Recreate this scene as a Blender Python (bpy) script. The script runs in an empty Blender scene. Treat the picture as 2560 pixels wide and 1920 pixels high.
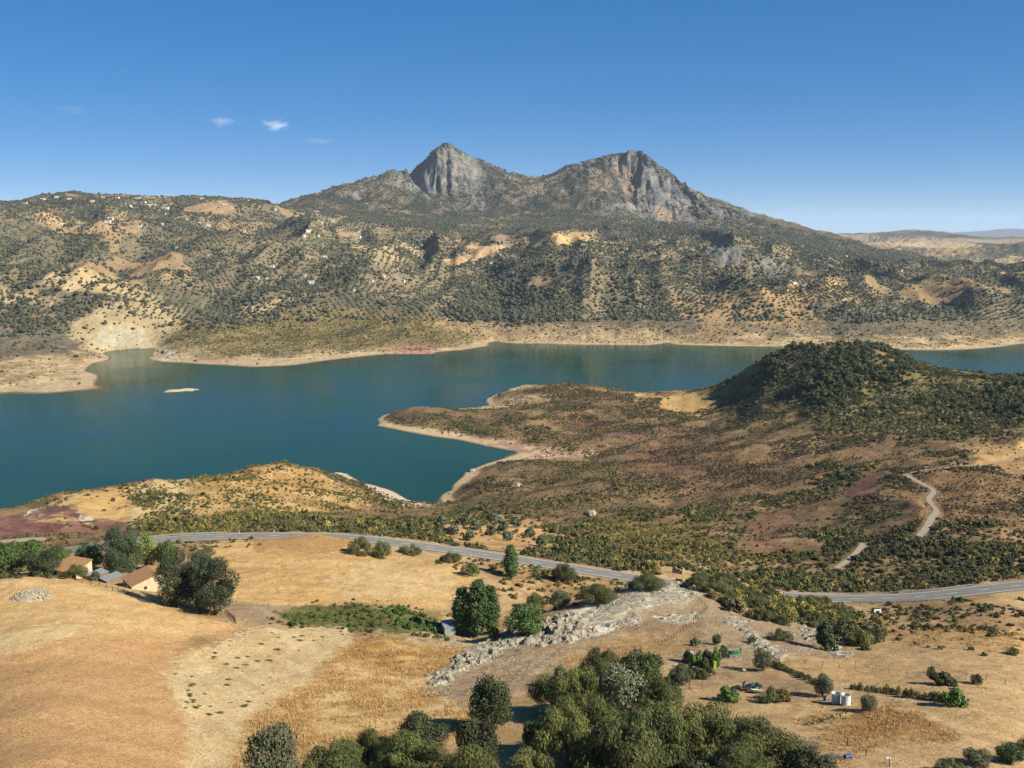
import bpy, math, random
import numpy as np
from mathutils import Vector

# ------------------------------------------------------------------ camera, sky, sun, exposure
SC = bpy.context.scene
COL = SC.collection
CAMZ = 230.0; FPX = 2512.0; PITCH = math.radians(8.6)
cam_d = bpy.data.cameras.new('camera'); cam = bpy.data.objects.new('camera', cam_d); COL.objects.link(cam)
cam.location = (0, 0, CAMZ); cam.rotation_euler = (math.pi/2 - PITCH, 0, 0)
cam_d.sensor_width = 36.0; cam_d.lens = 36.0*FPX/2560.0
cam_d.clip_start = 1.0; cam_d.clip_end = 120000.0
SC.camera = cam

SUN_EL = math.radians(36.0)
SUN_AZ = math.radians(115.0)          # clockwise from the view direction (+Y): from the right, a little behind
world = bpy.data.worlds.new('World'); SC.world = world; world.use_nodes = True
wn = world.node_tree.nodes; wl = world.node_tree.links
wn.clear()
sky = wn.new('ShaderNodeTexSky'); sky.sky_type = 'NISHITA'; sky.sun_disc = False
sky.sun_elevation = SUN_EL; sky.sun_rotation = SUN_AZ
sky.altitude = 2500.0; sky.air_density = 0.6; sky.dust_density = 0.0; sky.ozone_density = 6.0
hs = wn.new('ShaderNodeHueSaturation'); hs.inputs['Saturation'].default_value = 1.74; hs.inputs['Hue'].default_value = 0.507
bg = wn.new('ShaderNodeBackground'); bg.inputs['Strength'].default_value = 0.126
wo = wn.new('ShaderNodeOutputWorld')
gm = wn.new('ShaderNodeGamma'); gm.inputs['Gamma'].default_value = 0.50      # softer spread between zenith and horizon, as the camera shows it
wl.new(sky.outputs[0], gm.inputs[0]); wl.new(gm.outputs[0], hs.inputs['Color']); wl.new(hs.outputs[0], bg.inputs[0]); wl.new(bg.outputs[0], wo.inputs[0])

sun_d = bpy.data.lights.new('sun', 'SUN'); sun = bpy.data.objects.new('sun', sun_d); COL.objects.link(sun)
sun_d.energy = 5.0; sun_d.angle = math.radians(0.53); sun_d.color = (1.0, 0.93, 0.82)
sdir = Vector((math.sin(SUN_AZ)*math.cos(SUN_EL), math.cos(SUN_AZ)*math.cos(SUN_EL), math.sin(SUN_EL)))
sun.rotation_euler = (-sdir).to_track_quat('-Z', 'Y').to_euler()
sun.location = (400, -200, 900)

SC.view_settings.view_transform = 'Standard'; SC.view_settings.look = 'None'
SC.view_settings.exposure = 1.10; SC.view_settings.gamma = 1.0
SC.view_settings.use_curve_mapping = False
SC.cycles.max_bounces = 4; SC.cycles.diffuse_bounces = 2; SC.cycles.glossy_bounces = 2
SC.cycles.transparent_max_bounces = 6; SC.cycles.volume_bounces = 1; SC.cycles.transmission_bounces = 2
SC.cycles.use_denoising = True; SC.cycles.denoiser = 'OPENIMAGEDENOISE'; SC.cycles.denoising_input_passes = 'RGB_ALBEDO_NORMAL'; SC.cycles.denoising_prefilter = 'NONE'
SC.cycles.caustics_reflective = False; SC.cycles.caustics_refractive = False

rng = np.random.default_rng(7)
random.seed(7)

# ------------------------------------------------------------------ maths helpers
SP, CP = math.sin(PITCH), math.cos(PITCH)
def ray(px, py):
    """azimuth and tangent of the dip angle of the line of sight through a point of the photograph"""
    xc = (np.asarray(px, float) - 1280.0)/FPX; yc = -(np.asarray(py, float) - 960.0)/FPX
    dx = xc; dy = CP + yc*SP; dz = -SP + yc*CP
    h = np.hypot(dx, dy)
    return np.arctan2(dx, dy), -dz/h
def project(x, y, z):
    vz = z - CAMZ
    d = y*CP - vz*SP; u = y*SP + vz*CP
    return 1280.0 + FPX*x/d, 960.0 - FPX*u/d

def _hash(ix, iy, seed):
    with np.errstate(over='ignore'):
        h = ix.astype(np.uint32)*np.uint32(374761393) + iy.astype(np.uint32)*np.uint32(668265263) + np.uint32((seed*974634777) & 0xFFFFFFFF)
        h = (h ^ (h >> np.uint32(13)))*np.uint32(1274126177)
    return ((h ^ (h >> np.uint32(16))) & np.uint32(0xFFFF)).astype(np.float32)*np.float32(1/65535.0)
def vnoise(x, y, seed=0):
    ix = np.floor(x); iy = np.floor(y); fx = x-ix; fy = y-iy
    ix = ix.astype(np.int32); iy = iy.astype(np.int32)
    fx = fx*fx*fx*(fx*(fx*6-15)+10); fy = fy*fy*fy*(fy*(fy*6-15)+10)
    a = _hash(ix, iy, seed); b = _hash(ix+1, iy, seed); c = _hash(ix, iy+1, seed); d = _hash(ix+1, iy+1, seed)
    return (a*(1-fx)+b*fx)*(1-fy) + (c*(1-fx)+d*fx)*fy
def fbm(x, y, octs=4, seed=0, gain=0.5):
    x = np.asarray(x, np.float32); y = np.asarray(y, np.float32)
    s = 0.0; a = 1.0; t = 0.0
    for k in range(octs):
        f = 2.03**k; cr, sr = math.cos(k*0.7), math.sin(k*0.7)
        s = s + a*vnoise((x*cr - y*sr)*f + 17.3*k, (x*sr + y*cr)*f - 9.1*k, seed + k); t += a; a *= gain
    return s/t
def ridged(x, y, octs=4, seed=0):
    x = np.asarray(x, np.float32); y = np.asarray(y, np.float32)
    s = 0.0; a = 1.0; t = 0.0
    for k in range(octs):
        f = 2.03**k; cr, sr = math.cos(k*0.9+.3), math.sin(k*0.9+.3)
        n = vnoise((x*cr - y*sr)*f + 3.7*k, (x*sr + y*cr)*f + 5.3*k, seed + k)
        s = s + a*(1-np.abs(2*n-1)); t += a; a *= 0.5
    return s/t
def sstep(a, b, x):
    t = np.clip((x-a)/(b-a), 0, 1); return t*t*(3-2*t)
def in_poly(px, py, poly):
    p = np.asarray(poly, float); inside = np.zeros(np.shape(px), bool)
    bb = (px >= p[:,0].min()) & (px <= p[:,0].max()) & (py >= p[:,1].min()) & (py <= p[:,1].max())
    qx = px[bb]; qy = py[bb]; r = np.zeros(qx.shape, bool)
    for k in range(len(p)):
        x0, y0 = p[k]; x1, y1 = p[(k+1) % len(p)]
        if y0 == y1: continue
        c = ((y0 > qy) != (y1 > qy)) & (qx < (x1-x0)*(qy-y0)/(y1-y0) + x0)
        r ^= c
    inside[bb] = r
    return inside
def lin(r, g, b):
    f = lambda c: ((c/255+0.055)/1.055)**2.4 if c/255 > 0.04045 else c/255/12.92
    return np.array([f(r), f(g), f(b)])
GAIN = 1.62*np.array([1.04, 0.99, 0.99])
def alb(r, g, b):          # albedo that shows as this sRGB colour in full sun
    return lin(r, g, b)/GAIN

# ------------------------------------------------------------------ terrain: surveyed points
CP_AZ, CP_R, CP_Z = [], [], []
FAR_PART = False
def P(px, py, R):
    a, t = ray(px, py)
    if FAR_PART: R = R/math.cos(float(a))          # across the lake distances are given straight ahead
    CP_AZ.append(float(a)); CP_R.append(R); CP_Z.append(CAMZ - R*float(t))
def Z(px, py, z):
    a, t = ray(px, py); CP_AZ.append(float(a)); CP_R.append((CAMZ-z)/float(t)); CP_Z.append(z)
def Hh(px, R, z):
    a, t = ray(px, 900)
    if FAR_PART and R > 2000: R = R/math.cos(float(a))
    CP_AZ.append(float(a)); CP_R.append(R); CP_Z.append(z)
def PS(s):
    for q in s.split(';'):
        q = q.strip()
        if q: P(*[float(v) for v in q.split(',')])
def ZS(s):
    for q in s.split(';'):
        q = q.strip()
        if q: Z(*[float(v) for v in q.split(',')])
def HS(s):
    for q in s.split(';'):
        q = q.strip()
        if q: Hh(*[float(v) for v in q.split(',')])
# foreground fields and the rocky rise
PS('''0,1920,180;500,1920,182;1000,1920,178;1500,1920,172;2000,1920,172;2560,1920,185
;0,1800,208;500,1800,212;1000,1800,208;1500,1800,200;2000,1800,203;2560,1800,215
;0,1700,238;480,1700,243;900,1700,245;1600,1700,232;1800,1700,238;2100,1700,245;2560,1700,255
;0,1600,275;480,1600,285;850,1600,290;1000,1600,289;1080,1620,284;1300,1640,264;1500,1600,284;1700,1600,284;1900,1620,275;2150,1660,272;2560,1600,315;2350,1620,292
;1075,1705,246;1180,1635,272;1290,1575,297;1400,1533,315;1500,1496,330;1600,1464,345;1680,1462,350;1745,1461,355;1670,1530,318
;1180,1602,304;1300,1545,337;1400,1500,366;1500,1450,400;1600,1440,415;1690,1428,428
;1900,1535,330;2000,1578,315;2130,1640,285;2000,1535,362;2150,1560,345;1900,1490,395;2250,1610,305;2400,1560,345;2560,1530,365;2300,1540,362
;0,1447,345;200,1450,345;330,1488,325;480,1538,305;560,1560,298;350,1476,352;340,1420,400;175,1440,378;60,1430,392;430,1500,335;250,1458,362
;100,1392,455;350,1390,430;560,1400,400;790,1331,438;770,1400,395;770,1480,345;770,1530,322;560,1500,336;1000,1450,365;1000,1520,328;1000,1390,412;1150,1440,378;650,1345,440;1250,1480,360;1250,1540,335''')
# the valley road
ROAD = [(60,1390,486),(131,1380,480),(255,1363,470),(386,1349,462),(540,1341,457),(714,1338,453),(800,1339,451),(861,1341,448),(946,1350,443),(1061,1365,436),
        (1200,1385,430),(1259,1393,427),(1382,1413,420),(1525,1435,412),(1700,1462,408),(1900,1485,406),(2000,1494,407),(2077,1497,409),(2154,1500,409),(2231,1497,410),(2309,1492,412),
        (2386,1485,415),(2463,1474,419),(2560,1457,427)]
for q in ROAD: P(*q)
# beyond the road down to the lake
PS('''100,1350,520;0,1345,530;300,1320,560;600,1310,560;900,1320,520;1100,1330,530;1300,1350,500;1500,1380,490;1700,1380,500;1900,1420,470;2200,1440,465;2400,1400,490;2560,1380,500
;0,1264,700;132,1233,715;251,1218,720;376,1207,730;533,1192,740;640,1165,775;718,1157,800;781,1163,850
;150,1260,650;300,1260,660;450,1230,680;600,1230,690;800,1230,720;900,1260,700;980,1290,660;850,1198,835;900,1224,800;953,1247,780''')
ZS('''844,1166,0;881,1195,0;900,1207,0;953,1219,0;1019,1251,0;1079,1263,0;1110,1264,0;1132,1225,0;1160,1181,0;1213,1159,0;1267,1140,0;1300,1127,0;830,1187,6;950,1236,5
;1280,1127,0;1141,1099,0;1032,1082,0;978,1071,0;938,1064,0;942,1050,0;953,1042,0;969,1036,1.5;1226,1013,0;1235,990,0;1788,968,2;1490,1138,2.5''')
HS('0,800,-8;251,820,-8;533,870,-8;640,915,-8;720,960,-6')
PS('''1200,1200,870;1300,1160,950;1350,1200,850;1400,1250,760;1300,1300,660;1200,1260,790;1500,1300,640;1500,1200,820;1500,1155,955;1650,1120,960;1650,1180,850;1700,1250,740;1700,1320,620;1900,1150,860;1900,1250,720;1900,1320,600
;1041,1024,1240;1173,1027,1225;1280,975,1400;1374,961,1400;1405,955,1400;1468,965,1390;1531,974,1390;1593,982,1390;1640,984,1400;1719,979,1400
;1300,1040,1200;1400,1080,1090;1400,1010,1270;1600,1050,1150;1600,1010,1280;1750,1030,1200;1850,1050,1100;1850,1000,1220;1800,1090,1020
;1830,948,1330;1876,914,1300;1920,891,1280;1972,870,1260;2005,862,1250;2041,861,1245;2075,861,1240;2109,861,1235;2135,865,1230;2161,874,1230;2247,890,1230;2298,905,1240;2350,924,1260;2436,940,1290;2487,944,1300;2560,946,1300
;1950,950,1190;1950,1030,1080;2060,930,1130;2060,1010,1040;2060,1080,950;2200,960,1110;2200,1050,980;2350,1000,1080;2350,1080,930;2500,1000,1080;2500,1090,900;2500,1200,720;2350,1180,740;2200,1140,830;2200,1230,680;2050,1180,790;2050,1260,670;2350,1300,570;2150,1330,570;2500,1300,580
;2150,1250,690;2160,1200,750''')
HS('1830,1430,-6;1900,1450,-8;2041,1480,-8;2200,1480,-8;2350,1480,-8;2560,1470,-8;1405,1500,-8;1640,1470,-8;1100,1330,-6;1720,1480,-7')
HS('0,1100,-15;300,1100,-15;600,1150,-15;900,1200,-15;700,1500,-15;1000,1600,-15;1300,1750,-15;1700,1750,-15;2100,1800,-15;2500,1700,-15;400,1600,-12;1100,950,-6;1050,1030,-6;330,1880,-4;1180,1000,-3;1120,1900,-10')
# far shore
FAR_PART = True
ZS('''0,993,0;32,981,0;122,985,0;185,979,0;307,970,0;249,949,0;214,928,0;237,908,0;278,895,0;260,884,0;274,877,0;330,872,0;385,871,0;385,889,0;393,903,0;498,911,0;631,919,0;741,914,0;833,900,0;960,886,0;1088,885,0;1157,876,0;1256,866,0
;1240,853,0;1360,859,0;1508,862,0;1618,864,0;1666,857,0;1697,864,0;1800,865,0;1972,867,0;2178,874,0;2384,876,0;2508,867,0;2560,859,0;100,930,8;60,885,16;600,880,6;800,860,12;1000,845,14;500,858,16;440,875,10;500,812,42;470,826,32;540,806,46;580,812,40;160,880,14''')
PS('''180,668,2350;90,700,2250;300,705,2300;380,735,2250;0,690,2300;0,735,2120;120,760,2080;260,770,2100;60,810,1980;250,815,2010;330,800,2060;430,800,2150;470,770,2250
;180,655,2800;350,690,2700;0,640,2750;450,720,2500;600,720,2450;600,760,2280;450,832,2080;560,805,2150;700,830,2150;900,820,2200;1100,830,2150;1180,850,2110;700,790,2260
;0,600,3200;0,560,3500;200,620,3000;200,560,3450;400,640,2900;400,580,3350;557,612,2950;557,600,3300;600,560,3450;650,640,2850;700,560,3600;700,600,3350
;0,503,3900;54,499,3900;101,491,3920;181,486,3950;307,490,3950;398,495,3950;488,493,3950;579,495,3950;629,499,3950;669,508,3950;709,527,3980
;734,522,4700;777,512,4800;880,474,5000;966,441,5150;980,429,5170;1018,424,5250;1056,405,5330;1066,389,5340;1094,369,5380;1118,361,5400;1131,367,5400;1166,388,5420;1203,407,5450;1241,419,5480;1293,434,5500;1348,443,5500;1357,441,5480;1419,414,5450;1494,398,5430;1542,390,5420;1570,382,5400;1606,383,5400;1610,406,5390;1635,426,5380;1687,446,5380;1735,488,5380;1743,501,5400
;1015,483,5320;1035,486,5275;1060,488,5235;1085,488,5210;1120,486,5215;1150,480,5240;1186,467,5300;1060,420,5338;1078,405,5325;1092,388,5300;1100,376,5330;1140,385,5345;1180,412,5375;1110,430,5265;1150,430,5290;1085,440,5262;1045,450,5312
;900,500,4950;900,540,4600;1000,520,4900;1000,560,4500;1100,520,5000;1100,560,4550;1250,480,5250;1250,530,4900;1250,570,4400;1400,470,5250;1400,520,4950;1400,565,4450;1520,440,5280;1520,500,5000;1540,545,4700
;1545,400,5390;1562,398,5412;1572,440,5392;1592,480,5360;1560,450,5330;1585,500,5240;1596,392,5380;1608,412,5330;1618,450,5290;1628,492,5240;1650,480,5300;1660,450,5345;1675,500,5250;1700,490,5300;1690,530,5150;1618,560,5000;1730,530,5200;1780,560,5000
;1776,507,5900;1817,515,5900;1838,527,5900;1893,539,5900;1948,553,5950;2000,567,6000;2020,577,6000;2092,592,6000;2161,611,5900;1850,560,5200;1950,590,4800;2050,610,4600;2150,640,4200
;1150,585,4100;1135,605,3700;1250,610,3650;1200,645,3350;1000,600,3700;850,600,3500;850,560,4000;1000,640,3200;850,650,3000;800,700,2600;950,690,2700;800,760,2320;950,780,2260;1050,720,2550
;1300,835,2150;1300,800,2220;1290,697,2600;1150,740,2400;1430,770,2330;1300,750,2400;1400,620,3050;1250,650,3000;1350,660,2850;1500,640,2950;1500,690,2650;1600,660,2750;1600,720,2480;1550,790,2260;1700,700,2560
;1450,600,3600;1500,580,3900;1650,590,3800;1650,620,3400;1580,640,3000;1820,612,2820;1795,616,2840;1850,618,2840;1760,650,2850;1900,640,2900;1820,680,2700;1820,740,2420;1740,740,2430;1820,595,3700;1700,560,4500;1850,585,4200
;2000,680,2750;2000,740,2430;2000,800,2250;1800,820,2180;2200,760,2350;2200,690,2750;2200,660,3300;2400,800,2230;2400,730,2500;2377,648,3400;2295,684,3150;2453,674,3250;2521,698,3050;2560,720,2700;2560,800,2250;2100,650,3500;2050,630,3900;1950,620,3800
;2430,670,5000;2500,655,5500;2300,640,6000;2250,620,7500;2400,625,7500;2500,690,4300;2453,634,5800;2560,611,6000;2408,652,5500
;2085,589,9500;2164,591,9500;2205,579,9800;2281,574,10000;2363,587,10000;2398,594,10000;2560,603,10500;2300,600,8800
;2394,592,22000;2470,579,22000;2539,573,22000;2560,577,22000;2650,570,22000''')
HS('''0,4700,240;300,4700,240;579,4700,250;700,6300,260;900,6300,280;1100,6300,300;1300,6300,300;1500,6300,300;1700,6600,260;1900,6900,200;2100,6900,140;180,2600,125;1290,2880,100;1820,3200,120;2377,4000,62;2500,4200,50;2250,4500,110;2560,7000,80
;2281,13000,80;2560,13000,40;2450,16000,60;2281,30000,60;2560,30000,60;1900,22000,60;1500,22000,60;1000,22000,60;500,22000,60;0,22000,60;0,9000,150;500,9000,150;1000,9000,150;1500,9000,150;1900,9000,150;0,40000,40;1280,40000,40;2560,40000,40''')
FAR_PART = False
HS('0,60,178;640,60,178;1280,60,178;1920,60,178;2560,60,178;0,120,150;1280,120,148;2560,120,150')

az0 = np.array(CP_AZ); r0 = np.array(CP_R); z0 = np.array(CP_Z)
AE = float(ray(2560, 900)[0])
sel = np.abs(az0) > 0.62*AE                       # carry the land on beyond the picture's sides
az_c = np.concatenate([az0, np.sign(az0[sel])*2*(AE+0.004) - az0[sel]])
r_c = np.concatenate([r0, r0[sel]]); z_c = np.concatenate([z0, z0[sel]])
lr_c = np.log(r_c)
n_c = len(az_c)
Dm = np.hypot(az_c[:,None]-az_c[None], lr_c[:,None]-lr_c[None])
A = np.zeros((n_c+3, n_c+3)); A[:n_c,:n_c] = -Dm + np.eye(n_c)*1e-5
A[:n_c,n_c] = 1; A[:n_c,n_c+1] = az_c; A[:n_c,n_c+2] = lr_c; A[n_c:,:n_c] = A[:n_c,n_c:].T
ZS_ = 40.0 + 0.04*r_c                             # heights are interpolated relative to the scale of their distance
wts = np.linalg.solve(A, np.concatenate([z_c, [0,0,0]]))

# ------------------------------------------------------------------ terrain grid (azimuth x distance)
def seg(a, b, n): return np.exp(np.linspace(math.log(a), math.log(b), n, endpoint=False))
RR = np.concatenate([seg(60,160,12), seg(160,480,310), seg(480,1000,210), seg(1000,1500,120), seg(1500,2000,60), seg(2000,2650,110),
                     seg(2650,4200,150), seg(4200,5150,60), seg(5150,5520,95), seg(5520,7000,40), seg(7000,13000,34), seg(13000,40001,26), [40000.0]])
AZ = np.concatenate([np.linspace(-0.66,-0.53,14,endpoint=False), np.linspace(-0.53,0.53,770), np.linspace(0.53,0.66,15)[1:]])
NR, NA = len(RR), len(AZ)
LR = np.log(RR)
ga = np.linspace(-0.67, 0.67, 300); gl = np.linspace(LR[0]-.01, LR[-1]+.01, 620)
G = np.zeros((len(gl), len(ga)))
gaf = ga[None,:].repeat(40, 0)
for k in range(0, len(gl), 40):
    l = gl[k:k+40]; a = gaf[:len(l)].ravel(); ll = l[:,None].repeat(len(ga),1).ravel()
    d = np.sqrt((a[:,None]-az_c[None])**2 + (ll[:,None]-lr_c[None])**2)
    G[k:k+40] = (-d @ wts[:n_c] + wts[n_c] + wts[n_c+1]*a + wts[n_c+2]*ll).reshape(len(l), len(ga))
def bil(G, a, l):
    fa = np.clip((a-ga[0])/(ga[1]-ga[0]), 0, len(ga)-1.001); fl = np.clip((l-gl[0])/(gl[1]-gl[0]), 0, len(gl)-1.001)
    ia = fa.astype(int); il = fl.astype(int); fa = fa-ia; fl = fl-il
    return (G[il,ia]*(1-fa)+G[il,ia+1]*fa)*(1-fl) + (G[il+1,ia]*(1-fa)+G[il+1,ia+1]*fa)*fl
AA, LL = np.meshgrid(AZ, LR)
RG = np.exp(LL)
X = RG*np.sin(AA); Y = RG*np.cos(AA)
H = bil(G, AA, LL)
kf = int(np.searchsorted(RR, 1850)); ke = int(np.searchsorted(RR, 26000))      # the far land at full resolution
_w = wts[:n_c].astype(np.float32); _a = az_c.astype(np.float32); _l = lr_c.astype(np.float32)
for k in range(kf, ke):
    d = np.sqrt((AZ.astype(np.float32)[:,None]-_a[None])**2 + np.float32(0) + (np.float32(LR[k])-_l[None])**2)
    H[k] = -(d.astype(np.float64) @ wts[:n_c]) + wts[n_c] + wts[n_c+1]*AZ + wts[n_c+2]*LR[k]
H0 = H.copy()
# relief at every scale, fading out at the water's edge
def rows(a, b): return slice(int(np.searchsorted(RR, a)), int(np.searchsorted(RR, b))+1)
s = rows(140, 540); x, y, r, h = X[s], Y[s], RG[s], H[s]
H[s] += sstep(0.5, 9.0, h)*sstep(150,260,r)*(1-sstep(430,520,r))*((fbm(x/22,y/22,3,11)-.5)*1.6 + (fbm(x/4,y/4,3,12)-.5)*0.45)
s = rows(430, 1720); x, y, r, h = X[s], Y[s], RG[s], H[s]
H[s] += sstep(0.5, 9.0, h)*sstep(440,560,r)*(1-sstep(1450,1700,r))*((ridged(x/120,y/120,4,21)-.62)*14.0 + (fbm(x/28,y/28,3,22)-.5)*3.2)
s = rows(1650, 5050); x, y, r, h = X[s], Y[s], RG[s], H[s].copy()
H[s] += sstep(14.0, 75.0, h)*sstep(1700,2300,r)*(1-sstep(4700,5000,r))*((ridged(x/420+.3,y/420,5,31)-.60)*92*(1-.55*sstep(3500,3900,r)) + (ridged(x/900+1.3,y/760,2,35)-.62)*120*sstep(2250,2500,r)*(1-sstep(3400,3800,r)) + (fbm(x/90,y/90,3,32)-.5)*12 + (ridged(x/300 + .9*fbm(x/600, y/600, 2, 37), y/1250, 3, 36)-.60)*140*sstep(2150,2500,r)*(1-sstep(3700,4300,r)))
H[s] += sstep(0.3,4,h)*(1-sstep(25,40,h))*sstep(1300,1700,r)*(1-sstep(3000,3300,r))*((fbm(x/60,y/60,4,33)-.45)*8 + (ridged(x/110,y/170,3,38)-.6)*13*sstep(3,10,h))
s = rows(4650, 8100); x, y, r = X[s], Y[s], RG[s]
H[s] += sstep(4700,5000,r)*(1-sstep(6500,8000,r))*((ridged(x/280,y/280,5,41)-.60)*46 + (ridged(x/70,y/70,4,42)-.6)*36)
k_ = (H0 > .8) & (RG > 1250) & (RG < 3000); H[k_] = np.maximum(H[k_], np.minimum(H0[k_], 2.2))
s = rows(6400, 50000); x, y, r = X[s], Y[s], RG[s]
H[s] += sstep(6500,8000,r)*(ridged(x/1500,y/1500,5,51)-.6)*np.clip(r/90,0,140)*(1-sstep(18000,21000,r)*.7)

# the valley road: smooth line, ground levelled to it
rx, ry, rz = [], [], []
for px_, py_, R_ in ROAD:
    a, t = ray(px_, py_); rx.append(R_*math.sin(a)); ry.append(R_*math.cos(a)); rz.append(CAMZ - R_*float(t))
rx = [rx[0]-(rx[2]-rx[0])*3] + rx + [rx[-1]+(rx[-1]-rx[-3])*3]
ry = [ry[0]-(ry[2]-ry[0])*3] + ry + [ry[-1]+(ry[-1]-ry[-3])*3]
rz = [rz[0]] + rz + [rz[-1]]
def resample(pts, step, smooth=1):
    p = np.array(pts, float); s = np.concatenate([[0], np.cumsum(np.hypot(np.diff(p[:,0]), np.diff(p[:,1])))])
    n = max(2, int(s[-1]/step)); q = np.linspace(0, s[-1], n)
    o = np.stack([np.interp(q, s, p[:,k]) for k in range(p.shape[1])], 1)
    w = max(1, int(smooth/step)); ker = np.hanning(2*w+3)[1:-1]; ker /= ker.sum()
    for k in range(o.shape[1]):
        e = np.concatenate([2*o[0,k]-o[w:0:-1,k], o[:,k], 2*o[-1,k]-o[-2:-w-2:-1,k]]); o[:,k] = np.convolve(e, ker, 'valid')
    return o
road = resample(np.stack([rx, ry, rz], 1), 2.0, 34)
def level_to(path, half, blend, off):
    """flatten the ground to a path (N,3)"""
    global H
    lo = np.hypot(path[:,0], path[:,1]).min()-half-blend; hi = np.hypot(path[:,0], path[:,1]).max()+half+blend
    rows = np.where((RR > lo) & (RR < hi))[0]; a, b = rows[0], rows[-1]+1
    best = np.full((b-a, NA), 1e9); zz = np.zeros((b-a, NA))
    xs = X[a:b]; ys = Y[a:b]
    for k in range(len(path)-1):
        p, q = path[k], path[k+1]; d = q-p; L2 = d[0]**2+d[1]**2
        m = (np.abs(xs-p[0]) < half+blend+4) & (np.abs(ys-p[1]) < half+blend+4)
        if not m.any(): continue
        t = np.clip(((xs[m]-p[0])*d[0] + (ys[m]-p[1])*d[1])/L2, 0, 1)
        ds = np.hypot(xs[m]-p[0]-t*d[0], ys[m]-p[1]-t*d[1]); bm = best[m]; zm = zz[m]
        c = ds < bm; bm[c] = ds[c]; zm[c] = (p[2]+t*d[2])[c]; best[m] = bm; zz[m] = zm
    w = 1 - sstep(half, half+blend, best)
    H[a:b] = H[a:b]*(1-w) + (zz-off)*w
level_to(road, 6.0, 9.0, 0.12)


def hgt(x, y):
    a = np.arctan2(x, y); l = np.log(np.hypot(x, y))
    fa = np.interp(a, AZ, np.arange(NA)); fl = np.interp(l, LR, np.arange(NR))
    ia = np.clip(fa.astype(int), 0, NA-2); il = np.clip(fl.astype(int), 0, NR-2); fa = fa-ia; fl = fl-il
    return (H[il,ia]*(1-fa)+H[il,ia+1]*fa)*(1-fl) + (H[il+1,ia]*(1-fa)+H[il+1,ia+1]*fa)*fl
def place(px, py, rmin=100.0, rmax=30000.0):
    """where the line of sight through a point of the photograph meets the land"""
    a, t = ray(px, py); a = float(a); t = float(t)
    rs = RR[(RR > rmin) & (RR < rmax)]
    x = rs*math.sin(a); y = rs*math.cos(a)
    g = hgt(x, y) - (CAMZ - rs*t)
    k = np.where(g >= 0)[0]
    if len(k) == 0: k = [int(np.argmax(g))]
    k = int(k[0])
    if k == 0: r = rs[0]
    else:
        f = -g[k-1]/(g[k]-g[k-1]) if g[k] != g[k-1] else 0; f = min(1, max(0, f)); r = rs[k-1] + f*(rs[k]-rs[k-1])
    xx, yy = r*math.sin(a), r*math.cos(a)
    return xx, yy, float(hgt(np.array(xx), np.array(yy))), r

# gravel tracks, levelled into the slopes
TRACKS = []
for pts_, w_ in (([(2640,1095),(2560,1128),(2512,1157),(2424,1165),(2344,1170),(2292,1177),(2264,1186)], 1.9),
                 ([(2264,1187),(2302,1208),(2330,1222),(2337,1230),(2318,1248),(2344,1278),(2325,1299),(2316,1323),(2297,1341)], 3.8),
                 ([(2162,1358),(2145,1376),(2124,1400),(2090,1420)], 2.8), ([(-60,1360),(0,1355),(58,1349),(116,1347)], 6.0)):
    q = resample(np.array([place(a, b, 300, 1400)[:3] for a, b in pts_]), 2.0, 20)
    TRACKS.append((q, w_)); level_to(q, w_/2+1.5, 5.0, .15)

# ------------------------------------------------------------------ mesh and material helpers
def quads_mesh(name, co, q, smooth=True):
    me = bpy.data.meshes.new(name)
    co = np.asarray(co, np.float32); q = np.asarray(q, np.int32); k = q.shape[1]
    me.vertices.add(len(co)); me.vertices.foreach_set('co', co.ravel())
    me.loops.add(q.size); me.loops.foreach_set('vertex_index', q.ravel())
    me.polygons.add(len(q)); me.polygons.foreach_set('loop_start', np.arange(0, q.size, k, dtype=np.int32))
    me.polygons.foreach_set('loop_total', np.full(len(q), k, np.int32))
    me.polygons.foreach_set('use_smooth', np.full(len(q), smooth, bool))
    me.update(calc_edges=True)
    return me
def link(name, me, parent=None, label=None, cat=None, group=None, kind=None):
    o = bpy.data.objects.new(name, me); COL.objects.link(o)
    if parent is not None: o.parent = parent
    if label: o['label'] = label
    if cat: o['category'] = cat
    if group: o['group'] = group
    if kind: o['kind'] = kind
    return o
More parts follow.
